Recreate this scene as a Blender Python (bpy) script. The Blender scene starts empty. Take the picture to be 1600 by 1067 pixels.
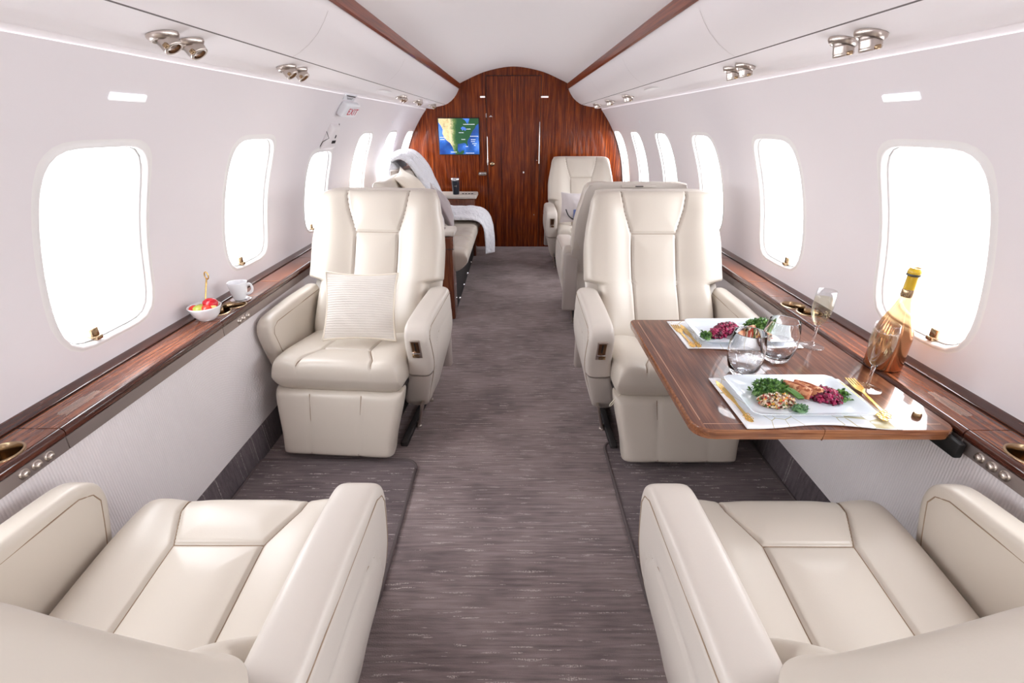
import bpy, bmesh, math, random
from mathutils import Vector, Matrix, noise
random.seed(7)
PI = math.pi
C = bpy.context.scene.collection
sc = bpy.context.scene

# ------------------------------------------------------------------ materials
def newmat(name):
    m = bpy.data.materials.new(name); m.use_nodes = True
    nt = m.node_tree; b = nt.nodes['Principled BSDF']
    return m, nt, b
def srgb(r, g, b):
    f = lambda c: (c/255/12.92) if c/255 <= .04045 else ((c/255+.055)/1.055)**2.4
    return (f(r), f(g), f(b), 1)
def N(nt, t, **kw):
    n = nt.nodes.new(t)
    for k, v in kw.items():
        if k in n.inputs: n.inputs[k].default_value = v
        else: setattr(n, k, v)
    return n
def mat(name, col, rough=.5, metal=0, coat=0, sheen=0, bump=None, trans=0, ior=1.5, spec=.5, emit=None, es=0):
    m, nt, b = newmat(name)
    b.inputs['Base Color'].default_value = col
    b.inputs['Roughness'].default_value = rough
    b.inputs['Metallic'].default_value = metal
    b.inputs['Coat Weight'].default_value = coat
    b.inputs['Coat Roughness'].default_value = .05
    b.inputs['Sheen Weight'].default_value = sheen
    b.inputs['Transmission Weight'].default_value = trans
    b.inputs['IOR'].default_value = ior
    b.inputs['Specular IOR Level'].default_value = spec
    if emit: b.inputs['Emission Color'].default_value = emit; b.inputs['Emission Strength'].default_value = es
    if bump:
        sc_, st, dist = bump
        tc = N(nt, 'ShaderNodeTexCoord'); nz = N(nt, 'ShaderNodeTexNoise'); nz.inputs['Scale'].default_value = sc_
        nz.inputs['Detail'].default_value = 4
        bp = N(nt, 'ShaderNodeBump'); bp.inputs['Strength'].default_value = st; bp.inputs['Distance'].default_value = dist
        nt.links.new(tc.outputs['Object'], nz.inputs['Vector']); nt.links.new(nz.outputs['Fac'], bp.inputs['Height'])
        nt.links.new(bp.outputs['Normal'], b.inputs['Normal'])
    return m
def ramp(nt, fac, stops):
    r = N(nt, 'ShaderNodeValToRGB'); e = r.color_ramp.elements
    while len(e) < len(stops): e.new(.5)
    for i, (p, c) in enumerate(stops): e[i].position = p; e[i].color = c
    nt.links.new(fac, r.inputs['Fac']); return r.outputs['Color']
def wood(name, scale, cols, rough=.18, coat=1.0, coords='Object'):
    m, nt, b = newmat(name)
    tc = N(nt, 'ShaderNodeTexCoord'); mp = N(nt, 'ShaderNodeMapping'); mp.inputs['Scale'].default_value = scale
    n1 = N(nt, 'ShaderNodeTexNoise'); n1.inputs['Scale'].default_value = 1; n1.inputs['Detail'].default_value = 8; n1.inputs['Roughness'].default_value = .65
    n1.inputs['Distortion'].default_value = .25
    mp2 = N(nt, 'ShaderNodeMapping'); mp2.inputs['Scale'].default_value = [s*4.1 for s in scale]
    n2 = N(nt, 'ShaderNodeTexNoise'); n2.inputs['Scale'].default_value = 1; n2.inputs['Detail'].default_value = 3
    nt.links.new(tc.outputs[coords], mp.inputs['Vector']); nt.links.new(mp.outputs[0], n1.inputs['Vector'])
    nt.links.new(tc.outputs[coords], mp2.inputs['Vector']); nt.links.new(mp2.outputs[0], n2.inputs['Vector'])
    mx = N(nt, 'ShaderNodeMix'); mx.data_type = 'FLOAT'; mx.inputs[0].default_value = .4
    nt.links.new(n1.outputs['Fac'], mx.inputs[2]); nt.links.new(n2.outputs['Fac'], mx.inputs[3])
    c = ramp(nt, mx.outputs[0], [(.36, cols[0]), (.5, cols[1]), (.62, cols[2])])
    nt.links.new(c, b.inputs['Base Color'])
    b.inputs['Roughness'].default_value = rough
    b.inputs['Coat Weight'].default_value = coat; b.inputs['Coat Roughness'].default_value = .03; b.inputs['Specular IOR Level'].default_value = .15
    return m

M = {}
def leather(name, c):
    m = mat(name, c, rough=.38, coat=.12, bump=(260, .06, .002))
    m.node_tree.nodes['Principled BSDF'].inputs['Coat Roughness'].default_value = .3
    return m
M['leather'] = leather('cream_leather', srgb(202, 193, 181))
M['leather_side'] = leather('pale_leather', srgb(206, 198, 189))
M['crease_thread'] = mat('crease_thread', srgb(150, 128, 106), .7)  # seam thread, tone darkened to stand in for crease shade too
M['wall'] = mat('wall_vinyl', srgb(235, 230, 233), .55, bump=(400, .04, .001))
M['lip'] = mat('window_lip', srgb(240, 238, 237), .4)
M['ceil'] = mat('headliner', srgb(236, 231, 231), .8)
M['cove'] = mat('cove_panel', srgb(236, 231, 232), .5)
M['wood_v'] = wood('figured_red_wood', (55, 55, 1.6), [srgb(54, 16, 4), srgb(104, 40, 12), srgb(160, 76, 26)], .22, .45)
M['wood_l'] = wood('ledge_wood', (60, 2.2, 60), [srgb(70, 34, 22), srgb(110, 58, 36), srgb(152, 88, 54)], .25, .75)
M['wood_dark'] = wood('dark_edge_wood', (60, 2.2, 60), [srgb(52, 24, 17), srgb(72, 36, 26), srgb(96, 52, 36)])
M['wood_trim'] = wood('ceiling_trim_wood', (50, 1.2, 50), [srgb(82, 30, 12), srgb(116, 50, 22), srgb(140, 68, 32)], .3, .3)
M['wood_t'] = wood('table_wood', (70, 2.4, 70), [srgb(66, 36, 26), srgb(98, 57, 40), srgb(132, 84, 60)], .28, .6)
M['wood_te'] = wood('table_edge_wood', (3, 70, 70), [srgb(100, 58, 38), srgb(134, 84, 56), srgb(164, 112, 74)])
M['wood_c'] = wood('cabinet_wood', (50, 50, 2), [srgb(66, 30, 18), srgb(100, 52, 32), srgb(130, 76, 48)])
M['inlay'] = mat('inlay', srgb(176, 128, 98), .3, coat=.6)
M['bronze'] = mat('bronze', srgb(172, 148, 118), .22, 1)
M['bronze_d'] = mat('dark_bronze', srgb(120, 90, 66), .3, 1)
M['nickel'] = mat('brushed_nickel', srgb(200, 190, 182), .28, 1)
M['chrome'] = mat('chrome', srgb(225, 225, 228), .08, 1)
M['fascia'] = mat('grey_fascia', srgb(158, 146, 142), .35, .6)
M['seamgrey'] = mat('seam_grey', srgb(120, 112, 110), .7)
M['black'] = mat('black', srgb(14, 13, 13), .6)
M['dark'] = mat('dark_rubber', srgb(40, 36, 36), .7)  # one plain dark tone for frames, slots, straps and bases
M['greyplastic'] = mat('grey_plastic', srgb(176, 166, 160), .45)
M['whiteplastic'] = mat('white_plastic', srgb(236, 238, 242), .35)
M['china'] = mat('white_china', srgb(246, 247, 250), .12, coat=.6)
M['plate'] = mat('plate_china', srgb(222, 232, 240), .1, coat=.8)
M['gold'] = mat('gold', srgb(236, 196, 120), .25, 1)
M['redtext'] = mat('red_lettering', srgb(206, 28, 60), .5)
M['greytext'] = mat('grey_lettering', srgb(70, 66, 70), .6)
M['whitetext'] = mat('pale_lettering', srgb(196, 178, 166), .6)
M['blanket'] = mat('white_blanket', srgb(238, 240, 246), .95, sheen=.5, bump=(45, .9, .02))
M['mauve'] = mat('mauve_velvet', srgb(158, 146, 148), .85, sheen=.6, bump=(40, .3, .01))
M['palegrey'] = mat('pale_grey_weave', srgb(196, 188, 188), .9, sheen=.3, bump=(150, .4, .003))
M['cream_fabric'] = mat('cream_fabric', srgb(226, 216, 200), .85, sheen=.3, bump=(120, .3, .003))
M['navy'] = mat('navy_steel', srgb(26, 32, 44), .35, coat=.3)
M['lightpanel'] = mat('light_lens', srgb(240, 243, 246), .3, emit=(.95, .98, 1, 1), es=.35)
M['vent_slot'] = mat('vent_slot_lens', srgb(250, 240, 236), .3, emit=(1, .93, .9, 1), es=.5)

# woven cushion with horizontal ribs
def ribbed(name, col, freq, axis, dist=.004, rough=.9, st=.6):
    m, nt, b = newmat(name); b.inputs['Base Color'].default_value = col; b.inputs['Roughness'].default_value = rough
    tc = N(nt, 'ShaderNodeTexCoord'); w = N(nt, 'ShaderNodeTexWave'); w.wave_type = 'BANDS'; w.bands_direction = axis
    w.inputs['Scale'].default_value = freq; w.inputs['Distortion'].default_value = 1.2; w.inputs['Detail'].default_value = 3; w.inputs['Detail Scale'].default_value = 3
    bp = N(nt, 'ShaderNodeBump'); bp.inputs['Strength'].default_value = st; bp.inputs['Distance'].default_value = dist
    nt.links.new(tc.outputs['Object'], w.inputs['Vector']); nt.links.new(w.outputs['Fac'], bp.inputs['Height']); nt.links.new(bp.outputs['Normal'], b.inputs['Normal'])
    c = ramp(nt, w.outputs['Fac'], [(0, [x*.94 for x in col[:3]]+[1]), (1, col)]); nt.links.new(c, b.inputs['Base Color'])
    return m
M['ribpillow'] = ribbed('ribbed_cream_cloth', srgb(222, 216, 208), 30, 'Z', .003, .9, .35)
M['sidefabric'] = ribbed('ribbed_side_fabric', srgb(234, 228, 229), 42, 'Y', .002, .85, .5)
M['kick'] = None

# carpet
def carpet(name, base, dark, dash):
    m, nt, b = newmat(name)
    tc = N(nt, 'ShaderNodeTexCoord')
    def nz(scale, s=1, det=3, rough=.6):
        mp = N(nt, 'ShaderNodeMapping'); mp.inputs['Scale'].default_value = scale
        n = N(nt, 'ShaderNodeTexNoise'); n.inputs['Scale'].default_value = s; n.inputs['Detail'].default_value = det; n.inputs['Roughness'].default_value = rough
        nt.links.new(tc.outputs['Object'], mp.inputs['Vector']); nt.links.new(mp.outputs[0], n.inputs['Vector']); return n.outputs['Fac']
    big = nz((3, 4, 3), 1, 3); streak = nz((6, 95, 20), 1, 3); dsh = nz((10, 120, 1), 1, 1.0, .4); fine = nz((260, 260, 260), 1, 2)
    mx = N(nt, 'ShaderNodeMix'); mx.data_type = 'FLOAT'; mx.inputs[0].default_value = .5
    nt.links.new(big, mx.inputs[2]); nt.links.new(streak, mx.inputs[3])
    c1 = ramp(nt, mx.outputs[0], [(.38, dark), (.6, base)])
    d = ramp(nt, dsh, [(.655, (0, 0, 0, 1)), (.675, (1, 1, 1, 1))])
    f = ramp(nt, fine, [(.45, (0, 0, 0, 1)), (.55, (1, 1, 1, 1))])
    mul = N(nt, 'ShaderNodeMath'); mul.operation = 'MULTIPLY'; nt.links.new(d, mul.inputs[0]); nt.links.new(f, mul.inputs[1])
    mc = N(nt, 'ShaderNodeMix'); mc.data_type = 'RGBA'; nt.links.new(mul.outputs[0], mc.inputs[0]); nt.links.new(c1, mc.inputs[6]); mc.inputs[7].default_value = dash
    nt.links.new(mc.outputs[2], b.inputs['Base Color'])
    b.inputs['Roughness'].default_value = .95; b.inputs['Sheen Weight'].default_value = .1; b.inputs['Specular IOR Level'].default_value = .2
    ad = N(nt, 'ShaderNodeMath'); ad.operation = 'ADD'; nt.links.new(streak, ad.inputs[0]); nt.links.new(fine, ad.inputs[1])
    bp = N(nt, 'ShaderNodeBump'); bp.inputs['Strength'].default_value = .6; bp.inputs['Distance'].default_value = .006
    nt.links.new(ad.outputs[0], bp.inputs['Height']); nt.links.new(bp.outputs['Normal'], b.inputs['Normal'])
    return m
M['carpet'] = carpet('aisle_carpet', srgb(154, 139, 138), srgb(112, 100, 100), srgb(196, 184, 178))
M['rug'] = carpet('mat_carpet', srgb(122, 110, 111), srgb(92, 82, 84), srgb(188, 178, 174))
M['rugedge'] = mat('rug_binding', srgb(92, 82, 82), .9, bump=(300, .4, .002))
M['kick'] = carpet('kick_carpet', srgb(106, 96, 100), srgb(78, 70, 74), srgb(160, 150, 150))

# thin glass (window panes and stemware walls)
def thinglass(name, tint=(1, 1, 1, 1), refl=.5):
    m = bpy.data.materials.new(name); m.use_nodes = True; nt = m.node_tree; nt.nodes.clear()
    out = N(nt, 'ShaderNodeOutputMaterial'); tr = N(nt, 'ShaderNodeBsdfTransparent'); gl = N(nt, 'ShaderNodeBsdfGlossy')
    tr.inputs['Color'].default_value = tint; gl.inputs['Roughness'].default_value = .02
    lw = N(nt, 'ShaderNodeLayerWeight'); lw.inputs['Blend'].default_value = .28
    mu = N(nt, 'ShaderNodeMath'); mu.operation = 'MULTIPLY'; mu.inputs[1].default_value = refl
    nt.links.new(lw.outputs['Facing'], mu.inputs[0])
    mx = N(nt, 'ShaderNodeMixShader'); nt.links.new(mu.outputs[0], mx.inputs['Fac']); nt.links.new(tr.outputs[0], mx.inputs[1]); nt.links.new(gl.outputs[0], mx.inputs[2])
    nt.links.new(mx.outputs[0], out.inputs['Surface']); return m
M['pane'] = thinglass('window_pane', (.97, .98, 1, 1), .15)
M['stem'] = thinglass('stemware', (.97, .975, .98, 1), .45)
M['glass'] = mat('thick_glass', (1, 1, 1, 1), 0, trans=1, ior=1.45)
M['water'] = thinglass('water', (.95, .96, .98, 1), .35)
M['champagne'] = thinglass('champagne', srgb(254, 252, 240), .10)

# ------------------------------------------------------------------ mesh helpers
def link(name, bm, m, parent=None, smooth=True, angle=None):
    me = bpy.data.meshes.new(name)
    bmesh.ops.recalc_face_normals(bm, faces=bm.faces)
    bm.to_mesh(me); bm.free()
    ms = m if isinstance(m, (list, tuple)) else [m]
    for x in ms: me.materials.append(x)
    if smooth:
        for p in me.polygons: p.use_smooth = True
    o = bpy.data.objects.new(name, me); C.objects.link(o)
    if parent: o.parent = parent
    if smooth and angle is not None:
        try: me.set_sharp_from_angle(angle=math.radians(angle))
        except Exception: pass
    return o
def tag(o, label=None, cat=None, group=None, kind=None):
    if label: o['label'] = label
    if cat: o['category'] = cat
    if group: o['group'] = group
    if kind: o['kind'] = kind
    return o
def thing(name, label, cat, loc=(0, 0, 0), rz=0, group=None):
    o = bpy.data.objects.new(name, None); C.objects.link(o); o.location = loc; o.rotation_euler = (0, 0, rz)
    o.empty_display_size = .05
    return tag(o, label, cat, group)
def struct(o): o['kind'] = 'structure'; return o
def copy_tree(o, parent=None):
    c = o.copy(); C.objects.link(c); c.parent = parent
    for ch in list(o.children): copy_tree(ch, c)
    return c
def add_box(bm, c, s, r=0, seg=3, rot=None):
    t = bmesh.new(); bmesh.ops.create_cube(t, size=1)
    bmesh.ops.scale(t, vec=s, verts=t.verts)
    if r > 0: bmesh.ops.bevel(t, geom=list(t.edges), offset=r, segments=seg, profile=.5, affect='EDGES')
    if rot: bmesh.ops.transform(t, matrix=rot.to_4x4(), verts=t.verts)
    bmesh.ops.translate(t, vec=c, verts=t.verts)
    merge(bm, t)
def merge(bm, t):
    me = bpy.data.meshes.new('tmp'); t.to_mesh(me); t.free(); bm.from_mesh(me); bpy.data.meshes.remove(me)
def box(c, s, r=0, seg=3, rot=None):
    bm = bmesh.new(); add_box(bm, c, s, r, seg, rot); return bm
def add_lathe(bm, prof, n=32, c=(0, 0, 0), axis=None, close=False):
    rings = []
    for r, z in prof:
        if r < 1e-6: rings.append([bm.verts.new((0, 0, z))])
        else: rings.append([bm.verts.new((r*math.cos(2*PI*i/n), r*math.sin(2*PI*i/n), z)) for i in range(n)])
    vs = [v for r in rings for v in r]
    prs = list(zip(rings, rings[1:])) + ([(rings[-1], rings[0])] if close else [])
    for a, b in prs:
        for i in range(n):
            j = (i+1) % n
            if len(a) == 1 and len(b) == 1: continue
            if len(a) == 1: bm.faces.new((a[0], b[i], b[j]))
            elif len(b) == 1: bm.faces.new((a[i], a[j], b[0]))
            else: bm.faces.new((a[i], a[j], b[j], b[i]))
    if axis is not None:
        q = Vector((0, 0, 1)).rotation_difference(Vector(axis)).to_matrix()
        for v in vs: v.co = q @ v.co
    for v in vs: v.co += Vector(c)
def lathe(prof, n=32, c=(0, 0, 0), axis=None, close=False):
    bm = bmesh.new(); add_lathe(bm, prof, n, c, axis, close); return bm
def add_tube(bm, pts, r, n=8, caps=True, flat=1.0):
    pts = [Vector(p) for p in pts]; rings = []; up = Vector((0, 0, 1))
    rs = r if isinstance(r, (list, tuple)) else [r]*len(pts)
    prev = None
    for i, p in enumerate(pts):
        d = (pts[min(i+1, len(pts)-1)]-pts[max(i-1, 0)]).normalized()
        if prev is None:
            a = d.cross(up)
            if a.length < .1: a = d.cross(Vector((1, 0, 0)))
        else: a = prev - d*prev.dot(d)
        a.normalize(); b = d.cross(a).normalized(); prev = a
        rings.append([bm.verts.new(p + (a*math.cos(2*PI*k/n) + b*flat*math.sin(2*PI*k/n))*rs[i]) for k in range(n)])
    for A, B in zip(rings, rings[1:]):
        for k in range(n): bm.faces.new((A[k], A[(k+1) % n], B[(k+1) % n], B[k]))
    if caps: bm.faces.new(rings[0]); bm.faces.new(rings[-1][::-1])
def tube(pts, r, n=8, caps=True, flat=1.0):
    bm = bmesh.new(); add_tube(bm, pts, r, n, caps, flat); return bm
def grid_sheet(bm, P):
    V = [[bm.verts.new(p) for p in row] for row in P]
    for a, b in zip(V, V[1:]):
        for i in range(len(a)-1): bm.faces.new((a[i], a[i+1], b[i+1], b[i]))
    return V
def extrude_profile(pts, y0, y1, closed=False, ny=1):
    """sheet: profile points (x,z) swept along Y"""
    bm = bmesh.new(); ps = list(pts) + ([pts[0]] if closed else [])
    grid_sheet(bm, [[(x, y0+(y1-y0)*k/ny, z) for x, z in ps] for k in range(ny+1)])
    if closed:
        bmesh.ops.remove_doubles(bm, verts=bm.verts, dist=1e-6)
        for y in (y0, y1):
            vs = [v for v in bm.verts if abs(v.co.y-y) < 1e-6]
            loop = []
            for x, z in pts:
                loop.append(min(vs, key=lambda v: (v.co.x-x)**2+(v.co.z-z)**2))
            try: bm.faces.new(loop)
            except Exception: pass
    return bm
def slab(nu, nv, plan, tf, tb, place, n=8, m=2.2):
    """closed cushion: front and back grids that meet along the border"""
    bm = bmesh.new(); F = []; B = []
    for j in range(nv+1):
        v = math.sin(PI/2*(-1+2*j/nv)); rf = []; rb = []
        for i in range(nu+1):
            u = math.sin(PI/2*(-1+2*i/nu)); a, b = plan(u, v)
            e = max(0, (1-abs(u)**n)*(1-abs(v)**n))**(1/m)
            edge = i in (0, nu) or j in (0, nv)
            if edge:
                x = bm.verts.new(place(a, b, 0, u, v)); rf.append(x); rb.append(x)
            else:
                rf.append(bm.verts.new(place(a, b, e*tf(a, b, u, v), u, v))); rb.append(bm.verts.new(place(a, b, -e*tb(a, b, u, v), u, v)))
        F.append(rf); B.append(rb)
    for G, fl in ((F, 0), (B, 1)):
        for a, b in zip(G, G[1:]):
            for i in range(nu):
                q = (a[i], a[i+1], b[i+1], b[i]); q = q[::-1] if fl else q
                try: bm.faces.new(q)
                except ValueError: pass
    return bm
def segd(px, py, ax, ay, bx, by):
    dx, dy = bx-ax, by-ay; L = dx*dx+dy*dy
    t = 0 if L == 0 else max(0, min(1, ((px-ax)*dx+(py-ay)*dy)/L))
    return math.hypot(px-ax-t*dx, py-ay-t*dy)
def pdist(px, py, polys):
    return min(segd(px, py, *p[i], *p[i+1]) for p in polys for i in range(len(p)-1))
def sst(a, b, x):
    t = max(0, min(1, (x-a)/(b-a))); return t*t*(3-2*t)
def interp(tab, x):
    if x <= tab[0][0]: return tab[0][1]
    for (a, fa), (b, fb) in zip(tab, tab[1:]):
        if x <= b: return fa+(fb-fa)*(x-a)/(b-a)
    return tab[-1][1]
def smooth_tab(tab, n=40):
    """Catmull-Rom resample of (x,y) path"""
    P = [Vector(p) for p in tab]; out = []
    for i in range(len(P)-1):
        p0 = P[max(i-1, 0)]; p1 = P[i]; p2 = P[i+1]; p3 = P[min(i+2, len(P)-1)]
        k = max(2, n//(len(P)-1))
        for j in range(k):
            t = j/k
            out.append(.5*((2*p1)+(p2-p0)*t+(2*p0-5*p1+4*p2-p3)*t*t+(-p0+3*p1-3*p2+p3)*t**3))
    out.append(P[-1]); return out
def flat_shape(name, loops, z0, depth, m, parent=None, bevel=0):
    """plate with holes from 2D loops, through a filled curve, converted to a mesh"""
    cu = bpy.data.curves.new('tmp', 'CURVE'); cu.dimensions = '2D'; cu.fill_mode = 'BOTH'
    cu.extrude = depth/2; cu.bevel_depth = bevel
    for lp in loops:
        s = cu.splines.new('POLY'); s.points.add(len(lp)-1); s.use_cyclic_u = True
        for p, (x, y) in zip(s.points, lp): p.co = (x, y, 0, 1)
    t = bpy.data.objects.new('tmp', cu); C.objects.link(t)
    dg = bpy.context.evaluated_depsgraph_get(); me = bpy.data.meshes.new_from_object(t.evaluated_get(dg))
    bpy.data.objects.remove(t); bpy.data.curves.remove(cu)
    me.name = name; me.materials.clear(); me.materials.append(m)
    for v in me.vertices: v.co.z += z0+depth/2
    o = bpy.data.objects.new(name, me); C.objects.link(o)
    if parent: o.parent = parent
    return o
def text_mesh(name, s, size, m, parent, mw, depth=.0006, align='CENTER'):
    cu = bpy.data.curves.new('tmp', 'FONT'); cu.body = s; cu.size = size; cu.extrude = depth; cu.align_x = align; cu.align_y = 'CENTER'; cu.space_character = 1.12
    t = bpy.data.objects.new('tmp', cu); C.objects.link(t)
    dg = bpy.context.evaluated_depsgraph_get(); me = bpy.data.meshes.new_from_object(t.evaluated_get(dg))
    bpy.data.objects.remove(t); bpy.data.curves.remove(cu)
    me.materials.clear(); me.materials.append(m); me.transform(mw)
    o = bpy.data.objects.new(name, me); C.objects.link(o); o.parent = parent; return o
def circle(cx, cy, r, n=40, a0=0, a1=2*PI): return [(cx+r*math.cos(a0+(a1-a0)*i/n), cy+r*math.sin(a0+(a1-a0)*i/n)) for i in range(n)]

# ------------------------------------------------------------------ cabin shell
YB = 5.60; YR = -1.55           # forward bulkhead and rear end of the built cabin
R0 = 1.215; ZC = .67
def cyl(side, y, s, n=0):
    th = s/R0; r = R0+n
    return (side*r*math.cos(th), y, ZC+r*math.sin(th))
S0, S1 = -.04, .855
WA, WB, WS = .190, .284, .329
centers = [1.34+.82*k for k in range(-3, 5)] + [5.395]
bays = []
for i, c in enumerate(centers):
    y0 = YR if i == 0 else (centers[i-1]+c)/2
    y1 = YB if i == len(centers)-1 else (centers[i+1]+c)/2
    bays.append((c, y0, y1))
def win_shape(side, i):
    c = centers[i]
    if side < 0 and i == 5: return c, WS-.05, WA, .235
    return c, WS, WA, WB
def bay_rays(c, y0, y1):
    """boundary points of the bay rectangle and their angles seen from the window centre"""
    pts = []
    nV, nH = 18, 14
    for k in range(nH): pts.append((y0+(y1-y0)*k/nH, S0))
    for k in range(nV): pts.append((y1, S0+(S1-S0)*k/nV))
    for k in range(nH): pts.append((y1-(y1-y0)*k/nH, S1))
    for k in range(nV): pts.append((y0, S1-(S1-S0)*k/nV))
    return pts
def sup(ang, a, b, n=5.2):
    ca, sa = math.cos(ang), math.sin(ang)
    r = (abs(ca/a)**n+abs(sa/b)**n)**(-1/n); return r*ca, r*sa
nwin = 0
lights = []
for side, nm in ((-1, 'left'), (1, 'right')):
    bm = bmesh.new()
    for i, (c, y0, y1) in enumerate(bays):
        wy, ws, wa, wb = win_shape(side, i)
        out = bay_rays(c, y0, y1)
        # distribute inner angles evenly in a rounded manner
        angs = [math.atan2((s-WS)/wb*.27/1.0, (y-wy)/wa*.187) for y, s in out]
        angs = [math.atan2(s-ws, y-wy) for y, s in out]
        rings = []
        inner = [(wy+sup(a, wa, wb)[0], ws+sup(a, wa, wb)[1]) for a in angs]
        for t in (0, .25, .5, .72, .88, .95):
            rings.append([cyl(side, o[0]+(q[0]-o[0])*t, o[1]+(q[1]-o[1])*t) for o, q in zip(out, inner)])
        nb = len(rings)
        for k, d in ((1.0, 0), (.985, -.0035), (.965, -.003), (.95, .002), (.942, .010), (.938, .02), (.936, .03)):
            rings.append([cyl(side, wy+sup(a, wa, wb)[0]*(1-(1-k)*1.0), ws+sup(a, wa, wb)[1]*(1-(1-k)*.8), d) for a in angs])
        V = [[bm.verts.new(p) for p in r] for r in rings]
        n = len(out)
        for ri, (A, B) in enumerate(zip(V, V[1:])):
            for k in range(n):
                f = bm.faces.new((A[k], A[(k+1) % n], B[(k+1) % n], B[k])); f.material_index = 1 if ri >= nb-1 else 0
    bmesh.ops.remove_doubles(bm, verts=bm.verts, dist=1e-5)
    w = struct(link('wall_'+nm, bm, [M['wall'], M['lip']]))
    # windows
    for i, c in enumerate(centers):
        nwin += 1
        wy, ws, wa, wb = win_shape(side, i); n = 64
        def ring(k, d, wy=wy, ws=ws, wa=wa, wb=wb):
            return [cyl(side, wy+sup(2*PI*j/n, wa, wb)[0]*k, ws+sup(2*PI*j/n, wa, wb)[1]*(1-(1-k)*.8), d) for j in range(n)]
        def rings_bm(L):
            b = bmesh.new(); V = [[b.verts.new(p) for p in r] for r in L]
            for A, B in zip(V, V[1:]):
                for j in range(n): b.faces.new((A[j], A[(j+1) % n], B[(j+1) % n], B[j]))
            return b, V
        b, V = rings_bm([ring(.932, .012), ring(.928, .010), ring(.918, .02), ring(.905, .042), ring(.895, .050), ring(.885, .052), ring(.88, .056), ring(.88, .066)])
        wf = struct(link('window_%d' % nwin, b, M['lip']))
        b, V = rings_bm([ring(.9375, .012), ring(.931, .013)]); link('gap_ring', b, M['black'], wf)  # black ring added to draw the dark gap behind the lip
        b, V = rings_bm([ring(.88, .058), ring(.6, .060), ring(.3, .061), ring(.05, .0615)]); b.faces.new(V[-1]); link('pane', b, M['pane'], wf)
        # shade lever at the foot of the window
        sb = ws-wb*.90
        p = Vector(cyl(side, wy-.065, sb-.008, .012)); 
        b = bmesh.new(); add_box(b, p, (.03, .022, .012), .002, 2); add_box(b, p+Vector((-side*.002, 0, .016)), (.010, .026, .026), .003, 2)
        link('shade_lever', b, M['bronze'], wf, angle=35)
        lights.append((side, wy, ws, wa, wb))

# cove and passenger service panels along the ceiling (right-hand profile, mirrored)
prof = [(.556, 1.71), (.560, 1.700), (.566, 1.672), (.568, 1.655), (.580, 1.628), (.597, 1.600), (.622, 1.568), (.655, 1.538), (.690, 1.515), (.7155, 1.503)]
prof2 = [(.7155, 1.503), (.717, 1.507), (.7195, 1.507), (.721, 1.5015)]
prof3 = [(.721, 1.5015), (.75, 1.494), (.80, 1.484), (.835, 1.480), (.848, 1.474), (.860, 1.467), (.875, 1.463), (.892, 1.465), (.903, 1.470), (.912, 1.474), (.922, 1.470), (.93, 1.455)]
for side, k in ((-1, 0), (1, 1)):
    f = lambda P: [(side*x, z) for x, z in P]
    o = struct(link('trim_%d' % (3+k), extrude_profile(f(prof[3:]), YR, YB), M['cove']))
    o2 = link('seam', extrude_profile(f(prof2), YR, YB), M['seamgrey'], o)
    # cross seams between ceiling lockers
    for ys in (.62, 1.78, 2.94, 4.1):
        pp = [Vector((side*x, ys, z)) + Vector((-side*.0006, 0, -.0006)) for x, z in prof[4:]]
        b = bmesh.new(); grid_sheet(b, [[p+Vector((0, d, 0)) for p in pp] for d in (-.0009, .0009)]); link('locker_joint', b, M['greyplastic'], o)
    struct(link('trim_%d' % (5+k), extrude_profile(f(smooth_tab(prof3, 44)), YR, YB), M['cove']))
    # wood trim strip
    tp = [(.5695, 1.652), (.560, 1.647), (.551, 1.652), (.547, 1.692), (.553, 1.698), (.5685, 1.70)]
    struct(link('trim_%d' % (1+k), extrude_profile(f(tp), YR, YB), M['wood_trim'], angle=40))
# headliner arch
arch = smooth_tab([(-.575, 1.690), (-.5, 1.727), (-.28, 1.81), (0, 1.852), (.28, 1.81), (.5, 1.727), (.575, 1.690)], 48)
struct(link('ceiling', extrude_profile([(p[0], p[1]) for p in arch], YR, YB), M['ceil']))

# floor
bm = box((0, (YR+YB)/2, -.02), (2.2, YB-YR, .04))
struct(link('floor', bm, M['carpet'], smooth=False))
for side, nm in ((-1, 'left'), (1, 'right')):
    struct(link('baseboard_'+nm, extrude_profile([(side*1.07, 0), (side*1.0745, .06), (side*1.078, .128), (side*1.084, .134), (side*1.1, .134)], YR, YB), M['kick']))
    low = struct(link('wall_lower_'+nm, extrude_profile([(side*1.082, .12), (side*1.085, .3), (side*1.085, .45), (side*1.082, .6)], YR, YB), M['sidefabric']))

# rear end behind the viewer, plain
bm = bmesh.new(); a = [bm.verts.new(p) for p in ((-1.3, YR, 0), (1.3, YR, 0), (1.3, YR, 1.95), (-1.3, YR, 1.95))]; bm.faces.new(a)
struct(link('wall_rear', bm, M['wall'], smooth=False))

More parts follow.
